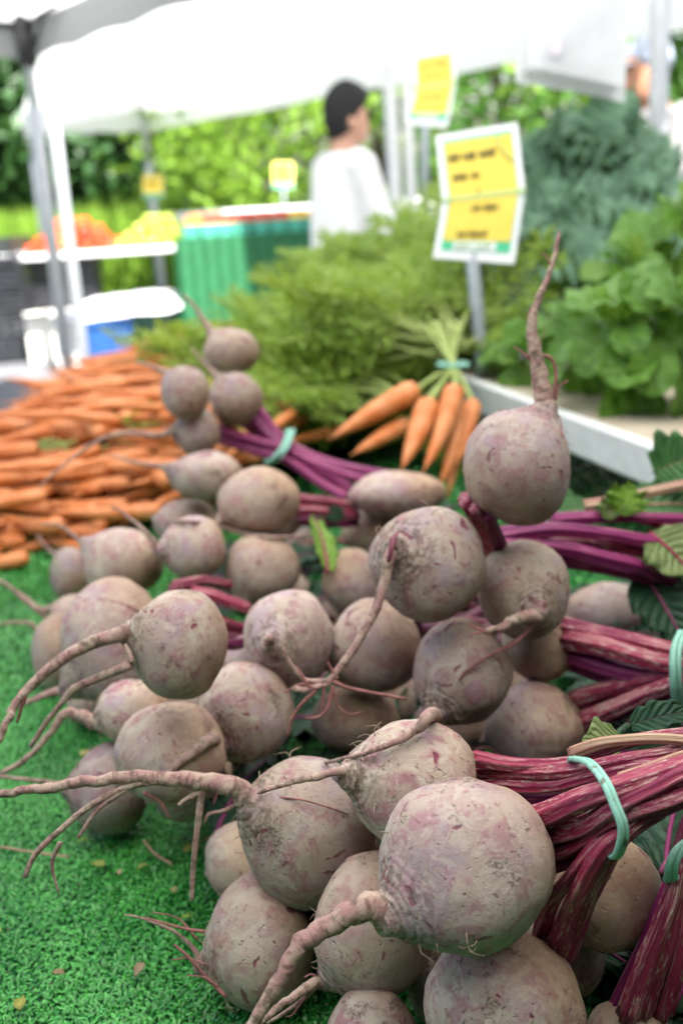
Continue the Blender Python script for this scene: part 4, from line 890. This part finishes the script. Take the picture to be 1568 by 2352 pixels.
ROOTLETS = {
 1: [([(905, 2040), (880, 2010), (900, 1985)], 2, 1), ([(1110, 2165), (1130, 2180), (1140, 2195)], 1.5, .8), ([(930, 2150), (940, 2165), (955, 2172)], 1.5, .8), ([(890, 2000), (880, 1975), (893, 1960)], 1.5, .8)],
 3: [([(735, 2250), (715, 2238), (700, 2245)], 4, 2), ([(730, 2262), (690, 2300), (640, 2335), (612, 2350)], 6, 4), ([(700, 2290), (672, 2330), (655, 2335)], 3, 1.5)],
 5: [([(470, 2140), (420, 2132), (370, 2118), (330, 2108)], 4, 2), ([(520, 2290), (470, 2240), (430, 2195), (400, 2170)], 5, 3), ([(470, 2215), (430, 2200), (395, 2205)], 3, 1.5), ([(500, 2265), (470, 2245), (430, 2240)], 3, 1.5), ([(455, 2160), (410, 2110), (350, 2095)], 3, 1.2)],
 6: [([(400, 1792), (300, 1805), (210, 1850), (130, 1915), (80, 1965), (58, 2015)], 9, 6), ([(290, 1812), (225, 1860), (180, 1925)], 7, 4), ([(465, 1812), (455, 1890), (445, 1980), (440, 2070)], 9, 5), ([(470, 1815), (430, 1835), (410, 1850)], 7, 5), ([(140, 1935), (120, 1985), (135, 2050)], 6, 3), ([(560, 1835), (520, 1860), (480, 1870), (470, 1890)], 6, 3), ([(600, 1830), (680, 1835), (740, 1850), (800, 1870)], 3, 1.5)],
 8: [([(1000, 1635), (985, 1660), (1000, 1680)], 3, 1.5)],
 9: [([(755, 1565), (700, 1562), (668, 1525), (650, 1490), (648, 1468)], 7, 3), ([(720, 1580), (690, 1572), (652, 1592)], 5, 2), ([(725, 1585), (690, 1620), (668, 1655), (662, 1690)], 5, 2), ([(765, 1575), (755, 1620), (735, 1645), (700, 1650)], 5, 2), ([(765, 1565), (800, 1580), (860, 1592), (935, 1606)], 5, 3), ([(745, 1575), (742, 1605), (738, 1630)], 4, 2), ([(775, 1560), (760, 1535), (752, 1520)], 4, 2), ([(770, 1590), (775, 1620), (800, 1640), (830, 1635)], 3, 1), ([(710, 1580), (690, 1545), (680, 1530)], 4, 2)],
 10: [([(1268, 915), (1276, 865), (1268, 828), (1245, 816), (1205, 818)], 5, 3.5), ([(1240, 855), (1208, 818), (1180, 796)], 4, 2), ([(1275, 920), (1282, 890), (1303, 875)], 3, 2), ([(1225, 700), (1213, 720), (1216, 760)], 2, 1), ([(1265, 940), (1285, 960), (1290, 1000)], 3, 1.5), ([(1264, 610), (1255, 590), (1240, 582)], 2.5, 1.2), ([(1236, 790), (1246, 770), (1250, 745)], 1.5, .8)],
 11: [([(1238, 1415), (1195, 1465), (1130, 1502), (1075, 1537), (1052, 1562)], 5.5, 2.5), ([(1232, 1428), (1180, 1480), (1135, 1500)], 4, 2), ([(1118, 1450), (1085, 1440), (1078, 1430)], 4, 2), ([(1130, 1505), (1150, 1525), (1155, 1545)], 2, 1), ([(1115, 1450), (1090, 1455), (1075, 1465)], 3, 1.5)],
 17: [([(300, 1528), (240, 1552), (170, 1582), (150, 1605), (110, 1655), (70, 1715)], 12, 5), ([(305, 1520), (295, 1495), (288, 1480)], 7, 4), ([(60, 1600), (50, 1625), (40, 1660)], 5, 3)],
 19: [([(520, 1790), (500, 1820), (490, 1850)], 4, 2), ([(330, 1820), (370, 1845), (390, 1880)], 5, 2)],
 27: [([(505, 1210), (560, 1226), (620, 1234), (700, 1232)], 6, 4)], 34: [([(800, 1245), (760, 1240), (700, 1246)], 5, 3)],
 41: [([(110, 1420), (60, 1380), (20, 1345), (-20, 1325)], 6, 4)], 22: [([(330, 1410), (290, 1390), (255, 1380)], 4, 2)], 26: [([(545, 1370), (540, 1390), (548, 1400)], 5, 3)], 14: [([(1090, 1725), (1120, 1718), (1150, 1735)], 5, 3)],
}
PROF = spline([(-.90, .0), (-.945, .12), (-.93, .27), (-.86, .48), (-.68, .73), (-.38, .93), (-.02, 1.0), (.32, .955), (.6, .80), (.81, .58), (.97, .37), (1.10, .23), (1.26, .13)], 36)
PROF_R = spline([(-.93, .0), (-.985, .12), (-.97, .25), (-.90, .44), (-.72, .70), (-.40, .92), (0, 1.0), (.38, .93), (.68, .74), (.87, .52), (.99, .33), (1.08, .21), (1.17, .12)], 36)
def beet(bid, cx, cy, w_, h_, d_, root, side, label):
    c, R_ = SPH[bid]; k = d_/FPX; rr = random.Random(bid*13)
    ox, oy = (root[0]-cx)/(w_/2), (root[1]-cy)/(h_/2); l2 = ox*ox+oy*oy
    if l2 > .97: s_ = math.sqrt(.97/l2); ox *= s_; oy *= s_; l2 = .97
    zz = math.sqrt(1-l2); axis = (VR*ox-VU*oy-VF*(zz if side == 'f' else -zz)).normalized()
    T = thing('beet', label, 'beet', (c.x, c.y, c.z-R_), 'beets piled on the stall')
    xh = axis.orthogonal().normalized(); yh = axis.cross(xh); V, F, AX = [], [], []; seg = 40 if d_ < .9 else 28; prof = PROF if bid % 3 else PROF_R
    prof = prof if d_ < .9 else prof[::2]+[prof[-1]]
    tail_r = TAILS[bid][1]*k/R_ if bid in TAILS else .07
    so = Vector((bid*7.3, bid*1.7, 0)); n_ = len(prof); dents = [(Vector((rr.gauss(0, 1), rr.gauss(0, 1), rr.gauss(0, 1))).normalized(), rr.uniform(.02, .06)) for _ in range(4)]
    sw, sh = w_/2*k/R_, h_/2*k/R_; taper = {6: .14, 5: .12, 17: .10, 8: .08, 10: .03, 1: -.02}.get(bid, rr.uniform(-.03, .11))
    for j, q in enumerate(prof):
        z, r_ = q[0], max(0, q[1])
        if z > .85: r_ = max(r_*1.0, 0)+(tail_r-.12)*max(0, min(1, (z-.85)/.35))
        r_ *= 1-taper*max(-1, min(1, z)); r_ = max(r_, .0 if j == 0 else .02)
        for i in range(seg):
            a = 6.28318*i/seg; v = xh*math.cos(a)*r_+yh*math.sin(a)*r_+axis*z; u = v.normalized()
            amp = .075*noise.noise(u*1.2+so)+.022*noise.noise(u*3.5+so)+.006*noise.noise(u*11+so)
            if z > .6: amp += .05*(z-.6)*math.sin(z*60+noise.noise(u*3+so)*4)*.5
            for dv, dp in dents: amp -= dp*max(0, u.dot(dv)-.82)/.18*.6
            v = v*(1+amp)
            vr, vu, vf = v.dot(VR)*sw, v.dot(VU)*sh, v.dot(VF)*(sw+sh)/2
            V.append(c+(VR*vr+VU*vu+VF*vf)*R_); AX.append(z)
    for j in range(n_-1):
        for i in range(seg): F.append((j*seg+i, j*seg+(i+1) % seg, (j+1)*seg+(i+1) % seg, (j+1)*seg+i))
    F.append(tuple(range(seg-1, -1, -1))); F.append(tuple((n_-1)*seg+i for i in range(seg)))
    obj('body', V, F, M['beet'], T, attr={'axial': AX}); V0 = V
    tipc = sum((V[(n_-1)*seg+i] for i in range(seg)), Vector())/seg; tin = tipc-axis*R_*.12
    if bid in TAILS:
        pts, r0, r1, dd = TAILS[bid]; dt = proj(tipc)[2]; P3 = [tin]; L = len(pts)
        for i, q in enumerate(pts):
            dq = dt+dd*(i+1)/L; r_ = (r0+(r1-r0)*i/L)*k; p_ = P(q[0], q[1], dq); P3.append(clear(p_, r_*.9, bid if i < 1 else None, {8: (7,)}.get(bid, ())))
        nS = max(12, 5*len(P3)); sp = [Vector(v) for v in spline(P3, nS)]
        sp = [v+Vector((noise.noise(Vector((bid, i*.45, 0))), noise.noise(Vector((bid, i*.45, 5))), noise.noise(Vector((bid, i*.45, 9)))))*r1*k*.55*min(1, i/8) for i, v in enumerate(sp)]
        rad_ = []
        for i in range(nS):
            t = i/(nS-1); r_ = r1*(1-.25*t)+(r0*1.15-r1)*(1-t)**2.2; 
            if t > .93 and r1 < 8: r_ *= 1-(t-.93)/.07*.6
            rad_.append(r_*k)
        V, F, U = tube(sp, rad_, 12 if d_ < .9 else 8, wob=.15, seed=bid); obj('taproot', V, F, M['root'], T, uv=U)
    for (pts, r0, r1) in ROOTLETS.get(bid, []):
        # rootlets start where the taproot or the skin lies under their first point
        def under(q):
            best = None; o = Vector(_C); dr = Vector(ray(*q)).normalized(); b_ = (o-c).dot(dr); disc = b_*b_-((o-c).length_squared-R_*R_)
            if disc > 0: return o+dr*(-b_-math.sqrt(disc))
            return P(q[0], q[1], d_-R_*.25)
        s0 = under(pts[0]); dt = proj(s0)[2]
        if bid in TAILS:
            cand = min(sp, key=lambda v: (proj(v)[0]-pts[0][0])**2+(proj(v)[1]-pts[0][1])**2); pc = proj(cand)
            if (pc[0]-pts[0][0])**2+(pc[1]-pts[0][1])**2 < 40**2: dt = pc[2]-.001
        P3 = [clear(P(q[0], q[1], dt), r0*k) for q in pts]; nS = 5*len(P3)
        V, F, U = tube(spline(P3, nS), [(r0+(r1-r0)*i/(nS-1))*k for i in range(nS)], 7, wob=.12, seed=bid+3); obj('rootlet', V, F, M['rootlet'] if r0 < 5.6 else M['root'], T, uv=U)
    if d_ < .86 and bid < 100:
        hs = []
        for q in range(26):
            zf = rr.uniform(.45, 1.05); j = min(range(n_), key=lambda a_: abs(prof[a_][0]-zf)); i = rr.randrange(seg); v0 = V0[j*seg+i]; out = (v0-c).normalized(); tg = out.cross(Vector((rr.gauss(0, 1), rr.gauss(0, 1), rr.gauss(0, 1)))).normalized(); hl = R_*rr.uniform(.08, .3)
            hs.append(tube(spline([v0-out*.001, v0+out*hl*.3+tg*hl*.3, v0+out*hl*rr.uniform(.2, .6)+tg*hl], 5), [.0003, .00028, .00024, .0002, .0001], 4)[:2])
        obj('root_hairs', *join(hs), M['hairroot'], T)
    return T
M['hairroot'] = simple('dry root hair', (.34, .24, .17), .8, .3, 200)
M['scar'] = simple('raw beet flesh', (.13, .008, .03), .45, .3, 200)
for b in BEETS: beet(*b)
b9 = [o for o in COL.objects if o.get('label', '').startswith('brown shaded round beet')][0]
obj('scar', *tube([P(x_, y_, d_) for x_, y_, d_ in ((912, 1222, .697), (902, 1240, .693), (897, 1262, .688), (892, 1292, .686))], [.0016, .0034, .0028, .0018], 8, flat=.5, wob=.4)[:2], M['scar'], b9)
# dim beets inside the pile that carry the visible ones
rf_ = random.Random(3); NB = list(SPH); fid = 100
def cover(p, d_):
    nearer = farther = 0
    for k_ in range(16):
        a = k_*2.4; q = math.sqrt((k_+.5)/16)*.9; sx_, sy_, sd_ = proj(p+VR*math.cos(a)*q*.03+VU*math.sin(a)*q*.03); dr = Vector(ray(sx_, sy_)).normalized(); o = Vector(_C); hit = 0
        for i_ in NB:
            cc, R_ = SPH[i_]; b_ = (o-cc).dot(dr)
            if b_*b_-((o-cc).length_squared-R_*R_) > 0: hit |= 1 if proj(cc)[2] < d_ else 2
        nearer += hit & 1; farther += hit == 2
    return nearer/16, farther/16
for att in range(1500):
    if fid >= 114: break
    cc, R_ = SPH[rf_.choice(NB)]; r_ = rf_.uniform(.026, .033); p = cc+Vector((rf_.uniform(-.05, .05), rf_.uniform(-.01, .08), -R_-r_+rf_.uniform(-.01, .03)))
    if p.z < TZ+r_: p.z = TZ+r_
    if any((p-c_).length < r_+q_-.004 for c_, q_ in SPH.values()): continue
    sx_, sy_, sd_ = proj(p); n_, f_ = cover(p, sd_)
    if n_ < .72 or n_ > .97 or f_ > .15 or sx_ > 1450 or sd_ > 1.15: continue
    SPH[fid] = (p, r_); wpx = 2*r_*FPX/sd_; an = rf_.uniform(0, 6.28)
    beet(fid, sx_, sy_, wpx, wpx*rf_.uniform(.85, 1.1), sd_, (sx_+math.cos(an)*wpx*.45, sy_+math.sin(an)*wpx*.4), 'b', 'dim beet deep inside the pile, glimpsed between the front ones'); fid += 1
TG = thing('beet_stalks', 'dark red stalks added to darken the hollows of the beet pile', 'stalks', (.04, .8, TZ), 'bundles of beet stalks'); nst = 0  # extra dark stalks put in so the hollows read darker
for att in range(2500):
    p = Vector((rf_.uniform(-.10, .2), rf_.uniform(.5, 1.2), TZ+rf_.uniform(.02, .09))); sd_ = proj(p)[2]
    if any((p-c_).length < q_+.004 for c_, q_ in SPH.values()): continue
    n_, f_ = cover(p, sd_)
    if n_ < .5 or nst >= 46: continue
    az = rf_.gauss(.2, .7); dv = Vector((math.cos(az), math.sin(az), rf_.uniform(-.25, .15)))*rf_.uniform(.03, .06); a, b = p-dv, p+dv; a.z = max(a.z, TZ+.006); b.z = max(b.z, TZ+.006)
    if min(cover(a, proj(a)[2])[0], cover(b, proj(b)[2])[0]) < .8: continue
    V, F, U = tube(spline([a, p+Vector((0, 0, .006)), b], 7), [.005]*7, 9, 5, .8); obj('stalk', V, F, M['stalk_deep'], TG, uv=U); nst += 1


# ------------------------------------------------------------------ bundles of stalks
def bundle(label, stalks, bands, group='bundles of beet stalks', loc=None):
    p0 = P(*stalks[0][0][0]); T = thing('beet_stalks', label, 'stalks', p0 if loc is None else loc, group)
    for i, s in enumerate(stalks):
        pts, r, mat = s[0], s[1], s[2]; P3 = [P(*q) for q in pts]; leafy = pts[-1][0] > 1585
        if leafy: dv_ = (P3[-1]-P3[-2]).normalized(); P3.append(P3[-1]+dv_*.05+Vector((0, 0, -.004))); P3.append(P3[-1]+dv_*.05+Vector((0, 0, -.012)))
        n_ = 5*len(P3); sp = spline(P3, n_)
        rs = [r*(1.25-.3*min(1, j/(n_*.25)))*(1-.10*j/n_) for j in range(n_)]
        sp = [Vector(v)+Vector((noise.noise(Vector((i*3.1, j*.11, 1))), noise.noise(Vector((i*3.1, j*.11, 5))), noise.noise(Vector((i*3.1, j*.11, 8)))))*r*.55 for j, v in enumerate(sp)]; V, F, U = tube(sp, rs, 22, 6, .8, seed=i, wob=.012); obj('stalk', V, F, M[mat], T, uv=U)
        if leafy: g_ = put_leaf(leaf_mesh(.13, .07, .9, .25, .007, 5, 'ovate', 11, 14, i), P3[-1]-dv_*.01, dv_+Vector((0, 0, .25)), (math.sin(i*2.3)*.5, -.3, 1)); obj('leaf', g_[0], g_[1], M['beetleaf'], T, uv=g_[2])
    for (pts, r, mat) in bands:
        P3 = [P(*q) for q in pts]; n_ = 6*len(P3); P3.append(P3[0])
        for off in (-1, 1):
            sp = spline(P3, n_); t_ = VR*off*r*.75; V, F, U = tube([Vector(v)+t_+VF*off*r*.3 for v in sp], [r]*n_, 8, flat=.8); obj('band', V, F, M[mat], T)
    return T
S, SP, PL = 'stalk', 'stalk_purple', 'stalk_pale'
bundle('thick magenta stalks of the front beets tied with a muddy mint band', [
 ([(1085, 1742, .585), (1200, 1757, .57), (1330, 1747, .545), (1450, 1702, .53), (1620, 1680, .53)], .0034, S),
 ([(1080, 1768, .595), (1200, 1776, .57), (1330, 1766, .535), (1450, 1742, .52), (1620, 1712, .52)], .0036, S),
 ([(1085, 1795, .595), (1220, 1806, .565), (1350, 1788, .53), (1480, 1762, .515), (1620, 1742, .51)], .0038, S),
 ([(1095, 1815, .60), (1230, 1832, .57), (1360, 1815, .54), (1500, 1790, .53), (1620, 1770, .53)], .0034, SP),
 ([(1310, 1735, .545), (1390, 1706, .53), (1480, 1700, .52), (1620, 1708, .515)], .0026, PL),
 ([(1205, 1885, .525), (1300, 1852, .50), (1400, 1815, .485), (1500, 1780, .485), (1620, 1740, .485)], .0056, S),
 ([(1235, 1925, .525), (1330, 1897, .50), (1415, 1856, .48), (1510, 1812, .48), (1620, 1768, .48)], .0050, S),
 ([(1250, 1965, .53), (1340, 1927, .505), (1430, 1880, .483), (1520, 1842, .48), (1620, 1806, .48)], .0044, S),
 ([(1250, 1995, .535), (1340, 1958, .51), (1425, 1905, .49), (1520, 1860, .49), (1620, 1828, .49)], .0040, SP),
 ([(1240, 2165, .545), (1275, 2070, .52), (1335, 1975, .50), (1405, 1905, .492), (1500, 1835, .50)], .0044, S),
 ([(1262, 2195, .54), (1300, 2110, .515), (1350, 2010, .495), (1418, 1920, .485), (1500, 1850, .49)], .0050, S),
 ([(1295, 2205, .545), (1338, 2105, .52), (1385, 2005, .50), (1432, 1925, .49), (1520, 1870, .495)], .0042, S),
 ([(1420, 1790, .50), (1500, 1760, .492), (1620, 1722, .488)], .0024, PL)],
 [([(1312, 1742, .538), (1352, 1752, .50), (1388, 1795, .476), (1412, 1850, .468), (1430, 1900, .466), (1425, 1945, .472), (1408, 1968, .485), (1385, 1930, .52), (1350, 1850, .545), (1318, 1780, .555)], .0015, 'band_dirty')])
bundle('red stalks at the right edge, tied with a pale mint band', [
 ([(1292, 1440, .80), (1420, 1465, .775), (1568, 1500, .755), (1660, 1520, .75)], .0062, S),
 ([(1295, 1468, .795), (1430, 1500, .765), (1568, 1532, .75), (1660, 1545, .745)], .0068, S),
 ([(1300, 1498, .80), (1420, 1540, .775), (1550, 1556, .76), (1660, 1560, .75)], .0060, SP),
 ([(1310, 1520, .81), (1420, 1560, .79), (1550, 1575, .77), (1660, 1575, .77)], .0055, SP),
 ([(1312, 1612, .80), (1440, 1572, .77), (1560, 1545, .75), (1660, 1532, .745)], .0050, S),
 ([(1330, 1655, .79), (1440, 1612, .765), (1560, 1568, .745), (1660, 1552, .74)], .0058, S),
 ([(1330, 1632, .80), (1450, 1592, .775), (1560, 1556, .755), (1660, 1545, .75)], .0046, S),
 ([(1390, 1645, .80), (1470, 1618, .78), (1560, 1598, .765), (1660, 1590, .76)], .0045, SP)],
 [([(1566, 1452, .752), (1552, 1490, .735), (1550, 1540, .728), (1553, 1590, .732), (1566, 1640, .75), (1600, 1600, .79), (1605, 1520, .79), (1590, 1462, .77)], .0026, 'band')])
bundle('long purple pink stalks stretching right behind the topmost beet', [
 ([(1140, 1232, .835), (1260, 1215, .83), (1380, 1226, .84), (1480, 1242, .855), (1640, 1252, .88)], .0058, SP),
 ([(1150, 1255, .83), (1300, 1262, .83), (1420, 1290, .84), (1500, 1318, .855), (1640, 1362, .88)], .0058, SP),
 ([(1150, 1243, .84), (1300, 1240, .845), (1420, 1262, .855), (1640, 1316, .88)], .0052, S),
 ([(1270, 1196, .86), (1400, 1186, .87), (1568, 1192, .88), (1640, 1196, .89)], .0046, SP),
 ([(1240, 1282, .85), (1380, 1302, .855), (1500, 1335, .865), (1640, 1385, .89)], .0060, SP),
 ([(1340, 1162, .88), (1450, 1142, .88), (1640, 1102, .89)], .0046, PL),
 ([(1420, 1170, .89), (1500, 1200, .89), (1640, 1240, .90)], .0046, S),
 ([(1072, 1150, .745), (1108, 1215, .765), (1140, 1290, .80)], .0042, S), ([(1092, 1165, .735), (1128, 1225, .75), (1155, 1290, .79)], .0046, S), ([(1120, 1180, .735), (1148, 1240, .755), (1165, 1300, .79)], .0042, SP), ([(1065, 1140, .76), (1090, 1205, .78), (1115, 1270, .81)], .0040, S)],
 [])
bundle('blurred purple stalks of the far beets tied with a mint band', [
 ([(585, 930, 1.31), (640, 1000, 1.30), (700, 1040, 1.29), (780, 1068, 1.27), (900, 1092, 1.25)], .0058, SP),
 ([(570, 955, 1.30), (640, 1018, 1.285), (720, 1070, 1.27), (810, 1125, 1.25)], .0060, SP),
 ([(558, 965, 1.31), (630, 1030, 1.295), (740, 1092, 1.27), (800, 1135, 1.25)], .0056, S),
 ([(500, 985, 1.28), (580, 1010, 1.28), (650, 1030, 1.28), (750, 1075, 1.26), (870, 1112, 1.24)], .0056, SP),
 ([(500, 1010, 1.285), (590, 1037, 1.28), (660, 1060, 1.275), (740, 1110, 1.255), (795, 1145, 1.24)], .0056, SP)],
 [([(668, 990, 1.285), (655, 1025, 1.262), (636, 1050, 1.258), (618, 1062, 1.275), (628, 1040, 1.32), (655, 1000, 1.32)], .0034, 'band')])
bundle('short dark red stalks in the gap behind the egg shaped beet', [([(675, 1146, 1.10), (740, 1150, 1.12), (820, 1166, 1.15)], .0055, S), ([(680, 1172, 1.10), (750, 1176, 1.12), (820, 1186, 1.15)], .0055, S), ([(690, 1195, 1.12), (760, 1200, 1.13), (820, 1205, 1.16)], .005, SP)], [])
bundle('dark red stalks in the hollow left of the tan topped pink beet', [([(400, 1350, .92), (460, 1334, .95), (530, 1345, .97)], .0055, S), ([(440, 1365, .93), (500, 1372, .93), (570, 1400, .94)], .0055, S), ([(500, 1430, .80), (545, 1440, .83), (600, 1445, .86)], .0048, S), ([(500, 1480, .81), (545, 1478, .83), (600, 1470, .86)], .005, SP)], [])
bundle('upright red streaked stalks in the lower right corner', [
 ([(1405, 2345, .555), (1452, 2235, .545), (1505, 2120, .54), (1550, 2010, .54), (1600, 1910, .55)], .0044, SP),
 ([(1440, 2335, .535), (1488, 2205, .52), (1528, 2085, .515), (1556, 1985, .515), (1590, 1890, .52)], .0052, S),
 ([(1480, 2325, .54), (1520, 2195, .525), (1550, 2085, .52), (1585, 1985, .52), (1620, 1890, .53)], .0046, S),
 ([(1525, 2330, .545), (1556, 2205, .53), (1585, 2085, .525), (1620, 1985, .53)], .0048, S)],
 [([(1538, 2018, .505), (1545, 1978, .498), (1565, 1945, .50), (1600, 1930, .51), (1620, 1960, .55), (1580, 2000, .55)], .0022, 'band')])

# ------------------------------------------------------------------ beet leaves at the right
def lf(label, b, t, wd, mat, mid=None, seed=0, bend=.4, ruf=.004, rf=5, lobes=0, up=UPV, shape='ovate', stalk=None):
    leaf_thing('beet_leaf', label, 'leaf', P(*b), P(*t), wd, up, M[mat], M[mid] if mid else None, bend, ruf, rf, shape, seed, lobes, 'beet leaves at the right side', stalk)
lf('pale wilted leaf with ragged edge at the right, beside the pink stalks', (1490, 1225, .86), (1600, 1330, .84), .05, 'beetleaf_pale', 'stalk', 1, .5, .006, 6, 3)
lf('dark green beet leaf hanging at the right edge below the pale one', (1475, 1315, .87), (1572, 1478, .84), .055, 'beetleaf_dark', 'stalk_purple', 2, .4, .005)
lf('small bright lime frilled leaf above the pink stalks', (1432, 1185, .86), (1440, 1112, .87), .034, 'limeleaf', None, 3, .5, .006, 4, 4, Vector((0, -.9, .4)))
lf('lime leaf with pale stem bent over the pink stalks', (1400, 1195, .86), (1395, 1140, .87), .022, 'beetleaf_pale', None, 4, .5, .004, 4, 2, Vector((0, -.9, .4)))
lf('green leaf lying right of the topmost beet', (1355, 1165, .93), (1270, 1185, .90), .045, 'beetleaf', None, 5, .5, .004)
lf('green leaf touching the white riser at the right edge', (1500, 1085, .95), (1610, 1040, .93), .06, 'beetleaf', None, 6, .5, .006, 5, 3, Vector((0, -.8, .6)))
lf('broad green leaf behind the pink stalks at the right edge', (1430, 1165, .95), (1640, 1160, .93), .05, 'beetleaf', 'stalk_pale', 7, .3, .005)
lf('pale torn leaf lying just above the muddy band', (1425, 1690, .56), (1338, 1715, .555), .022, 'beetleaf_pale', None, 8, .3, .002, 4, 2)
lf('grey green folded leaf right above the front stalks', (1440, 1668, .60), (1600, 1628, .59), .019, 'beetleaf_dark', None, 9, .5, .003, 4, 0, UPV, 'ovate', [P(1395, 1725, .57), P(1415, 1690, .57), P(1440, 1668, .60)])
lf('green leaf with bright pink midrib standing in mid pile', (752, 1318, 1.0), (722, 1175, 1.06), .028, 'limeleaf', 'stalk', 10, .5, .003, 4, 0, Vector((.5, -.8, .2)))
lf('teal green leaf beside the pink ribbed one', (775, 1200, 1.12), (760, 1160, 1.12), .02, 'beetleaf_dark', None, 11, .3, .002, 4, 0, Vector((.2, -.9, .2)))
rl = random.Random(5)
for i in range(174):  # later leaves are dark filler, added to blacken gaps under the pile
    x_, y_ = rl.uniform(1340, 1640), rl.uniform(1330, 2250)
    g_ = G(x_, y_, TZ+rl.uniform(.01, .05))
    if i > 83:
        yy_ = rl.uniform(.5, 1.25); g_ = Vector((rl.uniform(-.07-(yy_-.5)*.22, .2), yy_, TZ+rl.uniform(.006, .035)))
        if any((g_-c_).length < q_+.004 for c_, q_ in SPH.values()): continue
    elif i > 63: g_ = Vector((rl.uniform(.10, .24), rl.uniform(.40, .64), TZ+rl.uniform(.008, .03)))
    elif i > 40: g_ = Vector((rl.uniform(-.08, .18), rl.uniform(.58, 1.25), TZ+.01))
    elif g_.x < .17: g_.x = .17+rl.uniform(0, .15)
    b_ = Vector((g_.x, g_.y, g_.z)); az = rl.uniform(-1.2, 1.2); t_ = b_+Vector((math.cos(az)*.10, math.sin(az)*.10, rl.uniform(-.005, .03)))
    leaf_thing('beet_leaf', 'dark crumpled leaf, mostly filler added to darken gaps beneath the beets and stalks', 'leaf', b_, t_, rl.uniform(.035, .06), Vector((rl.uniform(-.8, .8), -.3, 1)), M['beetleaf_dark'], M['stalk_purple'], .9, .010, 5, 'ovate', 40+i, 0, 'shaded leaves under the stalks')
# scraps on the turf
sc = [(340, 1985, 'yellow green'), (420, 1955, 'dull green'), (465, 1930, 'olive'), (275, 2008, 'dry cream'), (400, 2050, 'pale yellow'), (240, 1990, 'yellow'), (415, 2110, 'light green'), (330, 2210, 'tan'), (120, 2235, 'brown'), (45, 2320, 'ochre'), (5, 2140, 'lemon'), (205, 1930, 'lime'), (185, 1735, 'straw')]
for i, (x_, y_, nm) in enumerate(sc):
    p = G(x_, y_, TZ+.004); cr = {'y': (.16, .20, .03), 'd': (.28, .23, .14), 'o': (.22, .22, .03), 'p': (.26, .25, .09), 'l': (.12, .24, .03), 't': (.2, .15, .08), 'b': (.22, .15, .07), 's': (.42, .36, .12)}[nm[0] if nm != 'dull green' else 'o']
    az = rl.uniform(0, 6.28); L = rl.uniform(.007, .014); g = leaf_mesh(L, L*.55, .7, .3, .001, 3, 'ovate', 7, 8, 90+i); dv = Vector((math.cos(az), math.sin(az), .2)); g = put_leaf(g, p, dv, (0, 0, 1))
    o = obj('leaf_scrap', g[0], g[1], simple('scrap '+nm, cr, .7, .2, 200)); s_ = o.modifiers.new('t', 'SOLIDIFY'); s_.thickness = .0005
    tag(o, '%s scrap of leaf lying on the turf, lower left' % nm, 'leaf scrap', 'leaf scraps on the turf')
for i, (pts, lab) in enumerate([([(0, 1945), (60, 1955), (110, 1962), (160, 1968)], 'thin dry straw on the turf near the left edge'), ([(330, 1930), (355, 1960), (395, 1985)], 'short pale straw on the turf below the long taproot')]):
    V, F, U = tube(spline([G(x_, y_, TZ+.005) for x_, y_ in pts], 12), [.0009]*12, 5); o = obj('straw', V, F, M['stalk_pale'], uv=U); tag(o, lab, 'straw')

# crumbs of soil
n = 260; xx = rng.normal(-.13, .09, n); yy = rng.uniform(.5, 1.0, n); sz = rng.uniform(.0004, .0013, n); off = np.array([[1, 0, 0], [-.5, .8, 0], [-.5, -.8, 0], [0, 0, 1.1]])
V = (np.stack([xx, yy, np.full(n, TZ+.0035)], 1)[:, None, :]+off[None]*sz[:, None, None]*rng.uniform(.6, 1.4, (n, 4, 3))).reshape(-1, 3); bb = np.arange(n)[:, None]*4
F = np.concatenate([bb+np.array([[0, 1, 3]]), bb+np.array([[1, 2, 3]]), bb+np.array([[2, 0, 3]])], 0)
o = fast_obj('soil_crumbs', V, F, simple('soil', (.07, .05, .035), .9, .3, 300)); tag(o, 'dark soil crumbs scattered on the turf by the pile', 'soil', kind='stuff')
